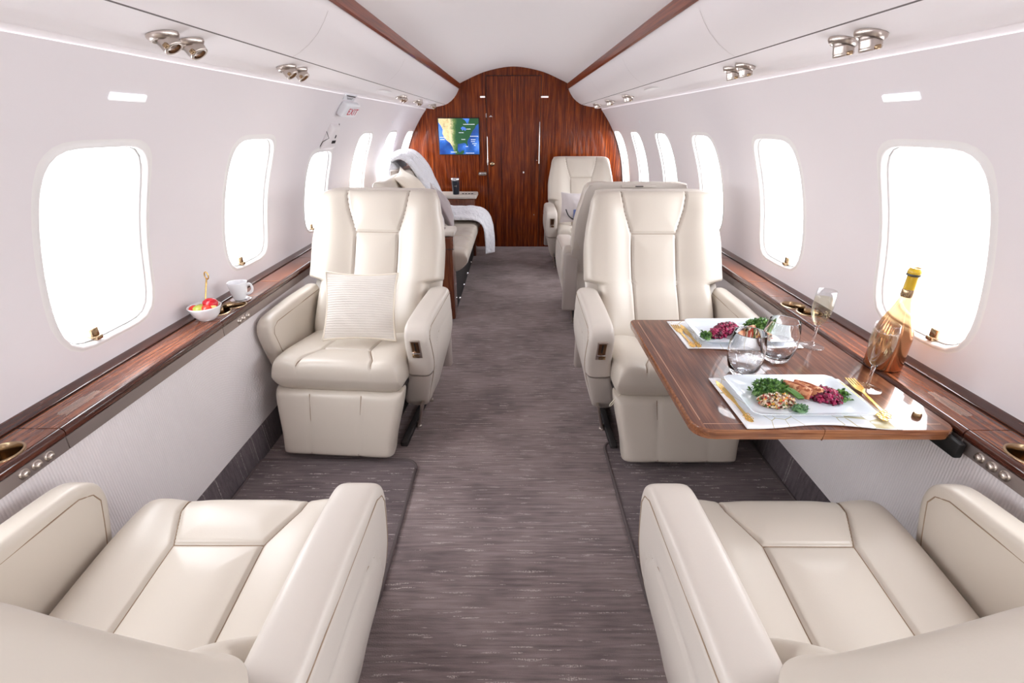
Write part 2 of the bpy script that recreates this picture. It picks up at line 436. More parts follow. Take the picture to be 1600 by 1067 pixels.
# forward bulkhead
bm = bmesh.new(); add_box(bm, (0, YB+.02, .95), (2.6, .04, 1.95), 0)
wfro = struct(link('wall_front', bm, M['wood_v'], smooth=False))
bm = bmesh.new(); add_box(bm, (0, YB-.006, .885), (.566, .012, 1.765), .002, 1)
door = struct(link('door_1', bm, M['wood_v'], smooth=False))
bm = bmesh.new()
for x in (-.2865, .2865): add_box(bm, (x, YB-.0015, .885), (.005, .005, 1.77))
add_box(bm, (0, YB-.0015, 1.771), (.578, .005, .005)); link('door_gap', bm, M['black'], door, smooth=False)
bm = bmesh.new(); add_lathe(bm, [(0, .034), (.019, .031), (.025, .022), (.025, .014), (.014, .009), (.014, 0)], 24, (-.232, YB-.012, .918), (0, -1, 0)); link('door_knob', bm, M['bronze'], door)
bm = bmesh.new(); add_box(bm, (-.284, YB-.015, 1.05), (.004, .006, .29), .002, 1); add_box(bm, (-.284, YB-.016, .945), (.012, .008, .035), .002, 1); link('edge_strip', bm, M['nickel'], door, smooth=False)
bm = bmesh.new(); add_box(bm, (.279, YB-.015, 1.13), (.004, .006, .42), .002, 1); link('edge_strip', bm, M['nickel'], door, smooth=False)
bm = bmesh.new(); add_box(bm, (-.291, YB-.015, 1.40), (.010, .008, .04), .002, 1); link('catch', bm, M['nickel'], door, smooth=False)
bm = bmesh.new(); vs = [bm.verts.new(p) for p in ((-.262, YB-.0135, 1.385), (-.222, YB-.0135, 1.385), (-.242, YB-.0135, 1.402))]; bm.faces.new(vs); link('direction_mark', bm, M['nickel'], door, smooth=False)
bm = bmesh.new(); add_box(bm, (.255, YB-.014, .955), (.010, .006, .006), .001, 1); add_box(bm, (.11, YB-.014, .83), (.014, .006, .02), .003, 1); add_box(bm, (.235, YB-.014, .37), (.008, .005, .008), .001, 1); link('coat_stud', bm, M['nickel'], door, smooth=False)
for x, w_ in ((-.325, .052), (.325, .078)):
    t = tag(link('glow_slot', box((x, YB-.008, 1.575), (w_, .016, .016), .004, 2), M['vent_slot'], angle=40), 'small pale glowing vent slot on the wooden bulkhead, ' + ('left' if x < 0 else 'right') + ' of the door head', 'light')  # pale vent slots, a weak glow is set in their material
t = thing('recessed_latch', 'pewter recessed pull latch on the wooden bulkhead beside the door, below the screen', 'latch', (-.345, YB, .815))
bm = bmesh.new(); add_box(bm, (0, -.005, 0), (.09, .01, .035), .012, 4); link('latch_plate', bm, M['nickel'], t)
link('latch_lever', box((0, -.013, .002), (.062, .008, .016), .004, 2), M['chrome'], t)

# map screen
def scr(u, v): return (-.802+u*.428, v*.352)
t = thing('map_screen', 'wall screen with a satellite map of North America on the wooden bulkhead', 'screen', (0, YB, 1.018))
bm = bmesh.new(); add_box(bm, (-.588, -.008, .176), (.446, .016, .368), .004, 2); link('screen_frame', bm, M['dark'], t, angle=40)
def mapmat():
    m, nt, b = newmat('map_ocean'); tc = N(nt, 'ShaderNodeTexCoord'); nz = N(nt, 'ShaderNodeTexNoise'); nz.inputs['Scale'].default_value = 7; nz.inputs['Detail'].default_value = 6
    nt.links.new(tc.outputs['Object'], nz.inputs['Vector'])
    c = ramp(nt, nz.outputs['Fac'], [(.35, srgb(18, 52, 118)), (.55, srgb(30, 84, 160)), (.7, srgb(80, 130, 220))])
    nt.links.new(c, b.inputs['Base Color']); nt.links.new(c, b.inputs['Emission Color']); b.inputs['Emission Strength'].default_value = .9; b.inputs['Roughness'].default_value = .3; return m
def landmat(nm, a, b_, c_, scale=14):
    m, nt, b = newmat(nm); tc = N(nt, 'ShaderNodeTexCoord'); nz = N(nt, 'ShaderNodeTexNoise'); nz.inputs['Scale'].default_value = scale; nz.inputs['Detail'].default_value = 8; nz.inputs['Roughness'].default_value = .85
    nt.links.new(tc.outputs['Object'], nz.inputs['Vector'])
    sx = N(nt, 'ShaderNodeSeparateXYZ'); nt.links.new(tc.outputs['Object'], sx.inputs[0])
    mr = N(nt, 'ShaderNodeMapRange'); mr.inputs['From Min'].default_value = -.70; mr.inputs['From Max'].default_value = -.52
    nt.links.new(sx.outputs['X'], mr.inputs['Value'])
    ad = N(nt, 'ShaderNodeMath'); ad.operation = 'ADD'; nt.links.new(nz.outputs['Fac'], ad.inputs[0]); nt.links.new(mr.outputs[0], ad.inputs[1])
    c = ramp(nt, ad.outputs[0], [(.5, a), (.95, b_), (1.0, c_)])
    c = ramp(nt, ad.outputs[0], [(.34, srgb(120, 130, 84)), (.46, a), (.58, srgb(214, 200, 160)), (.8, b_), (1.0, c_)])
    nt.links.new(c, b.inputs['Base Color']); nt.links.new(c, b.inputs['Emission Color']); b.inputs['Emission Strength'].default_value = .9; b.inputs['Roughness'].default_value = .3; return m
bm = bmesh.new(); vs = [bm.verts.new((scr(u, v)[0], -.0168, scr(u, v)[1])) for u, v in ((0, 0), (1, 0), (1, 1), (0, 1))]; bm.faces.new(vs); link('screen_sea', bm, mapmat(), t, smooth=False)
land = [(0, 1), (.59, 1), (.66, .96), (.70, .88), (.74, .85), (.76, .93), (.78, 1), (1, 1), (1, .86), (.93, .80), (.90, .72), (.86, .68), (.80, .56), (.77, .48), (.72, .40), (.705, .33), (.72, .24), (.70, .22), (.67, .30), (.62, .32), (.55, .30), (.47, .29), (.455, .20), (.46, .10), (.50, .04), (.56, .10), (.62, .11), (.61, .03), (.57, 0), (.40, 0), (.36, .08), (.33, .2), (.27, .32), (.20, .38), (.13, .46), (.09, .58), (.10, .70), (.06, .80), (0, .90)]
def poly_at(name, pts, m, d, parent):
    bm = bmesh.new(); vs = [bm.verts.new((scr(u, v)[0], d, scr(u, v)[1])) for u, v in pts]
    es = [bm.edges.new((vs[i], vs[(i+1) % len(vs)])) for i in range(len(vs))]
    bmesh.ops.triangle_fill(bm, edges=es, use_beauty=True); return link(name, bm, m, parent, smooth=False)
poly_at('screen_land', land, landmat('map_land', srgb(196, 180, 132), srgb(92, 116, 62), srgb(28, 74, 42)), -.0172, t)
poly_at('screen_lake', [(.55, .74), (.60, .78), (.66, .76), (.70, .70), (.66, .66), (.62, .70), (.60, .66), (.57, .70)], mat('map_lake', srgb(70, 110, 190), .3, emit=srgb(70, 110, 190), es=.8), -.0176, t)
bm = bmesh.new()
for (u, v, w_) in [(.70, .71, .10), (.5, .61, .11), (.56, .42, .08), (.78, .51, .19), (.8, .415, .10), (.8, .36, .09), (.83, .3, .11), (.87, .25, .05), (.02, .48, .14), (.02, .42, .11), (.28, .06, .15), (.66, .03, .2), (.66, .22, .05), (.62, .84, .28)]:
    x, z = scr(u, v); k = 0
    while k < w_*.428:
        L = random.uniform(.006, .014); add_box(bm, (x+k+L/2, -.0178, z), (L, .0004, .006)); k += L+.0025
link('screen_lettering', bm, mat('map_text', srgb(230, 236, 245), .4, emit=srgb(230, 236, 245), es=.7), t, smooth=False)

# ------------------------------------------------------------------ wall fittings
def frame_on_wall(side, y, s, n=0):
    """matrix whose x runs along the cabin, y up the wall, z out of it into the cabin"""
    th = s/R0; nrm = Vector((-side*math.cos(th), 0, -math.sin(th))); upv = Vector((-side*math.sin(th), 0, math.cos(th)))
    xa = upv.cross(nrm); o = Vector(cyl(side, y, s, n))
    m = Matrix((xa, upv, nrm)).transposed().to_4x4(); m.translation = o; return m
def s_of_z(z): return R0*math.asin((z-ZC)/R0)
for side in (-1, 1):
    t = tag(link('wall_light', (lambda b: (b.transform(frame_on_wall(side, 1.375, s_of_z(1.368))), b)[1])(box((0, 0, .002), (.128, .021, .008), .0039, 4)), M['lightpanel'], angle=50),
            'slim rounded white light lens on the %s cabin wall above the nearest window' % ('left' if side < 0 else 'right'), 'light')
t = thing('exit_sign', 'white EXIT sign with red lettering above the left emergency exit', 'sign', cyl(-1, 3.08, s_of_z(1.397)))
mw = frame_on_wall(-1, 3.08, s_of_z(1.397)); loc = Matrix.Translation(-mw.translation) @ mw
bm = box((0, 0, .018), (.25, .085, .04), .014, 4); bm.transform(loc); link('sign_box', bm, M['whiteplastic'], t)
text_mesh('lettering', 'EXIT', .058, M['redtext'], t, loc @ Matrix.Translation((.020 if mw[1][0] > 0 else -.020, -.004, .0386)) @ Matrix.Diagonal((1.35, 1, 1, 1)), .0004)
if False: pass
t = thing('exit_placard', 'small white placard with grey lettering above the EXIT sign', 'placard', cyl(-1, 3.04, s_of_z(1.452)))
mw = frame_on_wall(-1, 3.04, s_of_z(1.449)); loc = Matrix.Translation(-Vector(cyl(-1, 3.04, s_of_z(1.452)))) @ mw
bm = box((0, 0, .003), (.2, .038, .004), .0015, 1); bm.transform(loc); link('placard_plate', bm, M['whiteplastic'], t)
bm = bmesh.new()
for yy, w_, hh in ((.008, .15, .007), (-.004, .11, .003), (-.011, .08, .003)):
    k = -w_/2
    while k < w_/2:
        L = random.uniform(.006, .011); add_box(bm, (k+L/2, yy, .0055), (L, hh, .0006)); k += L+.003
bm.transform(loc); link('placard_lettering', bm, M['greytext'], t, smooth=False)
# emergency hatch release cover
t = thing('hatch_handle_cover', 'moulded cream cover with a dark grip slot over the left emergency exit window', 'hatch handle', cyl(-1, 3.02, .60))
mw = frame_on_wall(-1, 3.02, .60); loc = Matrix.Translation(-mw.translation) @ mw
bm = slab(24, 20, lambda u, v: (u*(.085-.02*v), v*.075), lambda a, b, u, v: .03, lambda a, b, u, v: .004, lambda a, b, t_, u, v: Vector((a, b, t_)), n=6)
bm.transform(loc); link('cover', bm, M['cove'], t)
bm = bmesh.new(); add_box(bm, (0, .012, .030), (.012, .02, .006), .002, 1); 
for k in range(5): add_box(bm, (-.03+k*.013, -.02, .030), (.005, .018, .006), .001, 1)
bm.transform(loc); link('grip_slot', bm, M['dark'], t)
bm = bmesh.new(); add_tube(bm, [(-.092, .03, .004), (-.075, .0, .022), (-.098, -.03, .004), (-.11, -.06, .002)], .0018); bm.transform(loc); link('cover_joint', bm, M['dark'], t); bm = bmesh.new(); add_tube(bm, [(.075, .075, .004), (.09, .06, .004), (.094, -.01, .003)], .0025)
bm.transform(loc); link('cover_joint', bm, M['dark'], t)
for side, y in ((-1, 4.43), (1, 4.25)):
    bm = lathe([(0, .003), (.012, .002), (.014, 0)], 16); bm.transform(frame_on_wall(side, y, s_of_z(1.33)))
    tag(link('wall_button', bm, M['whiteplastic']), 'tiny round white speaker button on the %s wall ahead of the windows' % ('left' if side < 0 else 'right'), 'button')

# air vents (gaspers)
def make_vent():
    t = thing('air_vent', 'x', 'air vent')
    bm = lathe([(.030, 0), (.030, .004), (.026, .010), (.0225, .012), (.0225, .004)], 28); link('bezel', bm, M['nickel'], t)
    nz = bmesh.new(); prof_ = [(.018, -.002), (.020, .006), (.0195, .010)]
    for k in range(5): prof_ += [(.0205, .011+k*.003), (.0188, .0125+k*.003)]
    prof_ += [(.020, .027), (.019, .031), (.014, .031), (.012, .020), (0, .020)]
    add_lathe(nz, prof_, 28); o = link('nozzle', nz, M['nickel'], t); o.rotation_euler = (0, math.radians(24), 0)
    o2 = link('eyelet', lathe([(.0135, .0308), (.0125, .021), (0, .0205)], 24), M['bronze_d'], o)
    bm = box((0, .021, .027), (.010, .010, .008), .002, 2); link('thumb_tab', bm, M['bronze'], o)
    return t
vent = make_vent(); first = True
dy = ['nearest', 'second nearest', 'third', 'fourth', 'farthest']
vy = {-1: [(1.25, 1.345), (1.885, 1.985), (3.70, 3.78), (4.32, 4.40), (5.08, 5.16)], 1: [(1.235, 1.33), (1.86, 1.96), (3.64, 3.72), (4.31, 4.39), (4.97, 5.05)]}
for side in (-1, 1):
    for i, pr_ in enumerate(vy[side]):
        for j, y in enumerate(pr_):
            t = vent if first else copy_tree(vent); first = False
            t.location = (side*.785, y, 1.486); t.scale = (1.12, 1.12, 1.12)
            t.rotation_euler = (PI, side*.2, 0) if True else 0
            t['label'] = 'metal air vent in the %s ceiling panel, %s pair, %s nozzle' % ('left' if side < 0 else 'right', dy[i], 'nearer' if j == 0 else 'farther')
            t['group'] = 'air vents along the ceiling panels'
for side, yy in ((-1, 3.2), (1, 3.0)):
    b = box((side*.775, yy, 1.4875), (.055, .20, .004), .002, 2)
    tag(link('panel_hatch', b, M['lip'], angle=40), 'flush pale oxygen hatch in the %s ceiling panel' % ('left' if side < 0 else 'right'), 'hatch')

# ------------------------------------------------------------------ side ledges
def ledge(side, nm):
    t = thing('side_ledge', 'long glossy wooden ledge under the windows of the %s wall' % nm, 'ledge')
    X = lambda x: side*x
    zt = .645
    cuts = [YR, -.35, .943, 1.62, 2.55, 3.45, 4.35, YB]
    cup = {1: [(1.133, .865, 0)], 2: []}
    for k, (a, b) in enumerate(zip(cuts, cuts[1:])):
        a2, b2 = a+.0015, b-.0015
        outer = [(X(1.082), a2), (X(1.180), a2), (X(1.180), b2), (X(1.082), b2)]
        loops = [outer]
        if k == 1: loops.append(circle(X(1.128), .845, .043))
        if k == 3: loops.append(fig8(X(1.120), 1.80, X(1.140), 1.722, .043))
        flat_shape('ledge_top', loops, zt-.012, .012, M['wood_l'], t)
        # nosing
        pn = [(1.0815, zt-.002), (1.0785, zt+.001), (1.074, zt), (1.069, zt-.006), (1.0675, zt-.014), (1.070, zt-.021), (1.078, zt-.024), (1.0815, zt-.02)]
        link('nosing', extrude_profile([(X(x), z) for x, z in pn], a2, b2, closed=True), M['wood_dark'], t, angle=45)
        pf = [(1.072, zt-.024), (1.074, zt-.058), (1.080, zt-.060), (1.086, zt-.06), (1.086, zt-.024)]
        link('fascia', extrude_profile([(X(x), z) for x, z in pf], a2, b2, closed=True), M['fascia'], t, angle=30)
    link('rear_rail', extrude_profile([(X(x), z) for x, z in [(1.181, zt-.004), (1.181, zt+.004), (1.187, zt+.007), (1.199, zt+.008), (1.206, zt+.012), (1.222, zt+.012), (1.222, zt-.02), (1.181, zt-.02)]], YR, YB-.001, closed=True), M['wood_dark'], t, angle=40)
    # a thin dark groove beside the rail
    link('groove', box((X(1.179), (YR+YB)/2, zt-.0005), (.0025, YB-YR-.02, .002)), M['black'], t, smooth=False)
    bm = bmesh.new()
    for y in (1.917, 2.125): add_box(bm, (X(1.125), y, zt+.0004), (.085, .004, .0012))
    link('inlay_strip', bm, M['inlay'], t, smooth=False)
    # cup holders
    def cupwell(loop, name='cup_holder'):
        b = bmesh.new()
        def off(d): 
            cx = sum(p[0] for p in loop)/len(loop); cy = sum(p[1] for p in loop)/len(loop); out = []
            n_ = len(loop)
            for i in range(n_):
                p0, p1 = Vector(loop[i-1]), Vector(loop[(i+1) % n_]); tn = (p1-p0).normalized(); nn = Vector((tn[1], -tn[0])); out.append((loop[i][0]+nn[0]*d, loop[i][1]+nn[1]*d))
            return out
        rings = []
        for d, z in ((.004, zt), (.0035, zt+.002), (0, zt+.003), (-.0025, zt+.001), (-.003, zt-.02), (-.003, zt-.055)):
            rings.append([b.verts.new((x, y, z)) for x, y in off(d)])
        for A, B in zip(rings, rings[1:]):
            for i in range(len(A)): b.faces.new((A[i], A[(i+1) % len(A)], B[(i+1) % len(A)], B[i]))
        es = [b.edges.get((rings[-1][i], rings[-1][(i+1) % len(rings[-1])])) for i in range(len(rings[-1]))]
        bmesh.ops.triangle_fill(b, edges=es, use_beauty=True)
        return link(name, b, M['bronze'], t, angle=50)
    cupwell(circle(X(1.128), .845, .043))
    cupwell(fig8(X(1.120), 1.80, X(1.140), 1.722, .043))
    # three control knobs near each seat
    for y0 in (.83, 1.73):
        for k in range(3):
            b = lathe([(0, .010), (.006, .0095), (.0085, .007), (.009, .004), (.0095, .003), (.0115, .0025), (.0125, .001), (.0125, -.002)], 20, (X(1.0735), y0+k*.031, zt-.041), (-side, 0, 0)); link('knob', b, M['nickel'], t)
    # placard text on the ledge (too small to read): short strokes
    bm = bmesh.new()
    for r in range(6):
        x = 1.112+r*.0055; y = 1.0+random.uniform(0, .01); e = 1.118 + (0 if r not in (0, 5) else -.03)
        while y < e:
            L = random.uniform(.003, .008); add_box(bm, (X(x), y+L/2, zt+.0003), (.0018, L, .0004)); y += L+.0016
    link('placard_lettering', bm, M['whitetext'], t, smooth=False)
    return t
def fig8(x1, y1, x2, y2, r):
    d = Vector((x2-x1, y2-y1)); L = d.length; ang = math.atan2(d[1], d[0]); half = math.acos((L/2)/r) if L/2 < r else .2
    h = half+.12; pts = []
    n = 30
    for i in range(n+1):
        a = ang+h+(2*PI-2*h)*i/n; pts.append((x1+r*math.cos(a), y1+r*math.sin(a)))
    for i in range(n+1):
        a = ang+PI+h+(2*PI-2*h)*i/n; pts.append((x2+r*math.cos(a), y2+r*math.sin(a)))
    return pts
ledge(-1, 'left'); ledge(1, 'right')

# ------------------------------------------------------------------ armchairs
backF = smooth_tab([(.33, -.085), (.42, -.125), (.52, -.200), (.62, -.285), (.80, -.378), (1.0, -.462)], 50)  # (z, y) of the front face
backT = [(p[0], p[1]) for p in backF]
def back_y(z): return interp(backT, z)
def edge_e(u, v, n, m): return max(0, (1-min(1, abs(u))**n)*(1-min(1, abs(v))**n))**(1/m)
def stitch(parent, mx, polys, fn, r=.0016):
    bm = bmesh.new()
    for P in polys:
        pts = []
        for p, q in zip(P, P[1:]):
            L = math.hypot(q[0]-p[0], q[1]-p[1]); k = max(1, int(L/.008))
            pts += [fn(p[0]+(q[0]-p[0])*i/k, p[1]+(q[1]-p[1])*i/k) for i in range(k)]
        pts.append(fn(*P[-1])); add_tube(bm, pts, r, 5)
    return link('stitched_crease', mx(bm), M['crease_thread'], parent)  # dark tubes laid along the stitched seams to darken their grooves
def make_chair(mir, tilt=0):
    """local +y is forward; aisle arm on +x (mir=1) or -x (mir=-1)"""
    t = thing('cabin_armchair', 'x', 'armchair')
    mx = lambda b: (b.transform(Matrix.Scale(mir, 4, (1, 0, 0))), b)[1]
    lea = M['leather']
    # --- seat cushion
    seams = [[(-.157, .30), (-.150, .215), (-.105, .115), (-.105, -.2)], [(.157, .30), (.150, .215), (.105, .115), (.105, -.2)], [(-.105, .115), (.105, .115)]]
    def top(a, b): return .398+.035*sst(-.2, .2, b)
    def tf(a, b, u, v):
        d = pdist(a, b, seams); return .072 + .007*(1-math.exp(-(d/.045)**2)) - .010*math.exp(-(d/.0045)**2) + .008*sst(.12, .22, abs(a))
    def plc(a, b, h, u, v):
        z0 = top(a, b)-.08
        return Vector((a, b-.018*max(0, -h)/.07, z0+h))
    bm = slab(170, 170, lambda u, v: (.272*u*(1-.02*abs(v)**10), .05+.223*v*(1-.03*abs(u)**8)), tf, lambda a, b, u, v: .075, plc, n=14, m=2.6)
    sc_ = link('seat_cushion', mx(bm), lea, t)
    stitch(sc_, mx, [[(a, min(b, .262)) for a, b in s_] for s_ in seams], lambda a, b: plc(a, b, edge_e((a/.272), (b-.05)/.223, 14, 2.6)*tf(a, b, 0, 0)+.0019, 0, 0))
    # --- backrest: z from .33 to 1.03
    bs = [[(-.158, .992), (-.155, .96), (-.143, .90), (-.109, .80), (-.105, .36)], [(.158, .992), (.155, .96), (.143, .90), (.109, .80), (.105, .36)], [(-.109, .80), (.109, .80)]]
    def bplan(u, v):
        z = .665+.335*v*(1-.030*abs(u)**9)
        W = .268+.068*sst(.578, .598, z)-.040*sst(.72, 1.0, z)
        return u*W*(1-.05*sst(.85, 1, v)*abs(v)**14), z
    def btf(a, b, u, v):
        d = pdist(a, b, bs); s = sst(.11, .24, abs(a))
        return .055 + .030*s*(1-.5*sst(.9, 1.0, b)) + .008*(1-math.exp(-(d/.05)**2)) - .012*math.exp(-(d/.0042)**2)
    def bplc(a, b, h, u, v):
        y = back_y(b)-.085; dz = .9*0
        nrm = Vector((0, 1, .38)).normalized()
        return Vector((a, y, b)) + nrm*h*1.0
    bm = slab(124, 130, bplan, btf, lambda a, b, u, v: .05, bplc, n=16, m=2.6)
    bk = link('backrest', mx(bm), lea, t)
    stitch(bk, mx, bs, lambda a, b: bplc(a, b, edge_e(a/.30, (b-.665)/.335, 16, 2.6)*btf(a, b, 0, 0)+.0017, 0, 0))
    # --- back shell
    def splan(u, v):
        z = .625+.385*v*(1-.02*abs(u)**8); W = .328-.035*sst(.75, 1.0, z)-.03*sst(.45, .26, z); return u*W*(1-.06*sst(.85, 1, v)), z
    def splc(a, b, h, u, v):
        y = back_y(max(.4, b))-.118 - .06*sst(.4, .1, b); nrm = Vector((0, 1, .38)).normalized()
        return Vector((a, y, b)) + nrm*h
    bm = slab(48, 60, splan, lambda a, b, u, v: .030, lambda a, b, u, v: .032*(1-.35*abs(u)**2), splc, n=10, m=2.2)
    sh = link('back_shell', mx(bm), M['leather_side'], t)
    # piping seam around the shell
    pts = []
    for k in range(60):
        a = -.5*PI*0 + PI*k/59; 
    seamp = []
    for k in range(81):
        q = -1+2*k/80
        if k < 30: u, v = -1, -1+2*(k/30)
        elif k <= 50: u, v = -1+2*(k-30)/20, 1
        else: u, v = 1, 1-2*(k-50)/30
        a, b = splan(u*.985, v*.985); seamp.append(splc(a, b, -.006, u, v))
    link('shell_piping', mx(tube(seamp, .0032, 6)), M['leather_side'], t)
    # headrest catch on top of the shell
    bm = bmesh.new(); add_box(bm, (0, back_y(1.0)-.140, .990), (.19, .030, .012), .004, 3); hc = link('headrest_tray', mx(bm), M['leather_side'], t, angle=40)
    link('finger_slot', mx(box((0, back_y(1.0)-.153, .992), (.045, .014, .005), .002, 2)), M['dark'], hc)
    # --- arms
    for inner, outer, aisle in ((.272, .388, True), (-.275, -.352, False)):
        s = 1 if aisle else -1
        yf = [(.10, .03), (.13, .05), (.25, .100), (.44, .160), (.53, .188), (.58, .192)]
        yb = [(.10, -.20), (.2, -.27), (.4, -.30), (.61, -.30)]
        xm = (inner+outer)/2; half = abs(outer-inner)/2
        groove = [[(-.28, .480), (-.02, .478), (.04, .462), (.075, .42), (.08, .36), (.045, .25), (.01, .16)]]
        edge = [[(-.28, .558), (.12, .545), (.152, .530), (.162, .505), (.138, .42), (.083, .26), (.02, .12)]]
        def aplan(u, v):
            z = .34+.245*v
            f, b = interp(yf, z), interp(yb, z)
            if v > 0: z -= .030*max(0, u)**10+.012*sst(-.2, 1, u)
            if v > .8: pass
            return (f+b)/2+(f-b)/2*u*(1-.06*abs(v)**10), z
        def axof(z): return -s*(.070*(1-sst(.06, .42, z))) if aisle else -s*.035*(1-sst(.08, .4, z))
        def athick(a, b, u, v, out):
            base = half*(1-.10*sst(.42, .585, b))
            if out and aisle:
                d1 = pdist(a, b, groove); d2 = pdist(a, b, edge)
                base += -.004*math.exp(-(d1/.005)**2) - .0022*math.exp(-(d2/.0035)**2) + .003*math.exp(-(max(0, d1-.004)/.05)**2)*0
            elif True:
                d2 = pdist(a, b, edge); base += -.0022*math.exp(-(d2/.0035)**2)
            return base
        def aplc(a, b, h, u, v): return Vector((xm+axof(b)+s*h, a, b))
        res = (64, 64) if aisle else (44, 44)
        bm = slab(res[0], res[1], aplan, lambda a, b, u, v: athick(a, b, u, v, True), lambda a, b, u, v: athick(a, b, u, v, False), aplc, n=22, m=4.2)
        arm = link('armrest', mx(bm), M['leather_side'] if aisle else lea, t)
        if aisle: stitch(arm, mx, groove+edge, lambda a, b: aplc(a, b, athick(a, b, 0, 0, True)*.985+.0006, 0, 0))
        stitch(arm, mx, edge, lambda a, b: aplc(a, b, -athick(a, b, 0, 0, False)*.985-.0006, 0, 0))
        if aisle:
            # control panel on the front face
            rot = Matrix.Rotation(math.radians(-17), 3, 'X')
            def pc_(dx, dy, dz, sz, r, m_, nm):
                b_ = box((dx, dy, dz), sz, r, 2); b_.transform(rot.to_4x4()); b_.transform(Matrix.Translation((xm-.004, .178, .462))); return link(nm, mx(b_), m_, arm, angle=40)
            cp = pc_(0, -.001, 0, (.043, .010, .094), .003, M['nickel'], 'control_panel')
            cp.parent = arm
            pc_(0, .0035, .008, (.032, .004, .066), .002, M['bronze_d'], 'recess')
            pc_(0, .006, .016, (.005, .004, .044), .001, M['black'], 'slot')
            pc_(0, .007, -.017, (.034, .006, .007), .0015, M['chrome'], 'lever')
            pc_(-.004, .006, -.034, (.028, .006, .014), .002, M['bronze'], 'release_button')
        # rear end cap
        link('rear_cap', mx(box((xm+s*-.008, -.306, .34), (abs(outer-inner)*.80, .045, .40), .016, 4)), M['greyplastic'], arm)
    # --- leg rest
    def lr(u, v):
        z = .165+.128*v; W = .272-.038*sst(.30, .04, z)
        return u*W, z
    ls = [[(-.115, .3), (-.105, .0)], [(.105, .3), (.095, .0)]]
    def ltf(a, b, u, v):
        d = pdist(a, b, ls); return .05-.006*math.exp(-(d/.004)**2)+.002*(1-math.exp(-(d/.03)**2))
    bm = slab(64, 40, lr, ltf, lambda a, b, u, v: .09, lambda a, b, h, u, v: Vector((a, .315-.36*(b-.165)+h-.045, b)), n=16, m=3)
    lr_ = link('leg_rest', mx(bm), lea, t)
    stitch(lr_, mx, [[(-.115, .285), (-.105, .05)], [(.105, .285), (.095, .05)]], lambda a, b: Vector((a, .315-.36*(b-.165)+ltf(a, b, 0, 0)-.0445, b)))
    # --- base
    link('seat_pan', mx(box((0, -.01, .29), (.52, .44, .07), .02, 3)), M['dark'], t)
    link('pedestal', mx(box((0, -.03, .14), (.36, .34, .25), .02, 3)), M['black'], t)
    for x, y in ((.27, .06), (.27, -.18), (-.24, .06), (-.24, -.18)):
        bm = bmesh.new(); add_box(bm, (0, 0, .07), (.012, .05, .14), .004, 2)
        for v in bm.verts:
            if v.co.z < .05: v.co.y *= .45
            v.co.x += .03*(v.co.z/.14)*(1 if x > 0 else -1)
        add_lathe(bm, [(0, 0), (.014, 0), (.014, .008), (.008, .014), (.006, .03), (0, .03)], 14, (0, 0, 0))
        bm.transform(Matrix.Translation((x, y, 0))); link('leg', mx(bm), M['nickel'], t, angle=40)
    link('floor_rail', mx(box((.245, -.03, .012), (.03, .5, .024), .004, 2)), M['dark'], t)
    return t
A = make_chair(1); B = make_chair(-1)
def put(o, x, y, rz, label):
    o.location = (x, y, 0); o.rotation_euler = (0, 0, rz); o['label'] = label; o['group'] = 'cream leather cabin armchairs'; return o
CX = .682
put(A, -CX, .695, 0, 'cream leather armchair nearest the viewer on the left, seen from behind its backrest')
put(B, CX, .695, 0, 'cream leather armchair nearest the viewer on the right, seen from behind its backrest')
put(copy_tree(B), -CX-.030, 1.975, PI-.075, 'cream leather armchair facing the viewer with a ribbed cushion on its seat')
put(copy_tree(A), CX+.005, 1.935, PI, 'cream leather armchair facing the viewer behind the dining table')
put(copy_tree(B), CX+.02, 3.40, 0, 'cream leather armchair with its back to the viewer, behind the dining chair')
put(copy_tree(A), CX+.01, 4.75, PI, 'farthest cream leather armchair, facing the viewer by the wooden bulkhead')
# strap under the dining chair seat
bm = tube(smooth_tab([(.455, 1.72, .30), (.43, 1.70, .275), (.405, 1.69, .245), (.40, 1.69, .25), (.425, 1.69, .285), (.455, 1.70, .30), (.50, 1.685, .302)], 40), .0022, 6)
tag(link('pull_cord', bm, M['cream_fabric']), 'thin cream pull cord looped under the seat of the dining chair', 'cord')

# ------------------------------------------------------------------ cushions
def pillow(name, W, H, T, m, label, cat, loc, rot, seed=0, pipe=None, group=None):
    def pf(a, b, u, v):
        q = noise.noise(Vector((a*9+seed, b*9, seed)))*.012 + noise.noise(Vector((a*26+seed, b*26, seed)))*.004
        return T*(.55+.45*math.cos(u*PI/2)*math.cos(v*PI/2)) + q
    bm = slab(40, 40, lambda u, v: (W*u*(1-.09*(1-v*v)), H*v*(1-.09*(1-u*u))), pf, pf, lambda a, b, h, u, v: Vector((a, h, b)), n=2.6, m=1.8)
    o = link(name, bm, m); o.location = loc; o.rotation_euler = rot
    tag(o, label, cat, group)
    if pipe:
        pts = []
        for k in range(81):
            q = k/20; e = int(q) % 4; f = -1+2*(q-int(q))
            u, v = [(f, -1), (1, f), (-f, 1), (-1, -f)][e]
            pts.append((W*u*(1-.09*(1-v*v)), 0, H*v*(1-.09*(1-u*u))))
        link('piping', tube(pts, .005, 8), pipe, o)
    return o
pillow('ribbed_cushion', .158, .152, .05, M['ribpillow'], 'square ribbed cream cushion on the seat of the left chair facing the viewer', 'cushion', (-.676, 1.985, .572), (math.radians(-30), math.radians(2), math.radians(3)), 3, M['cream_fabric'])

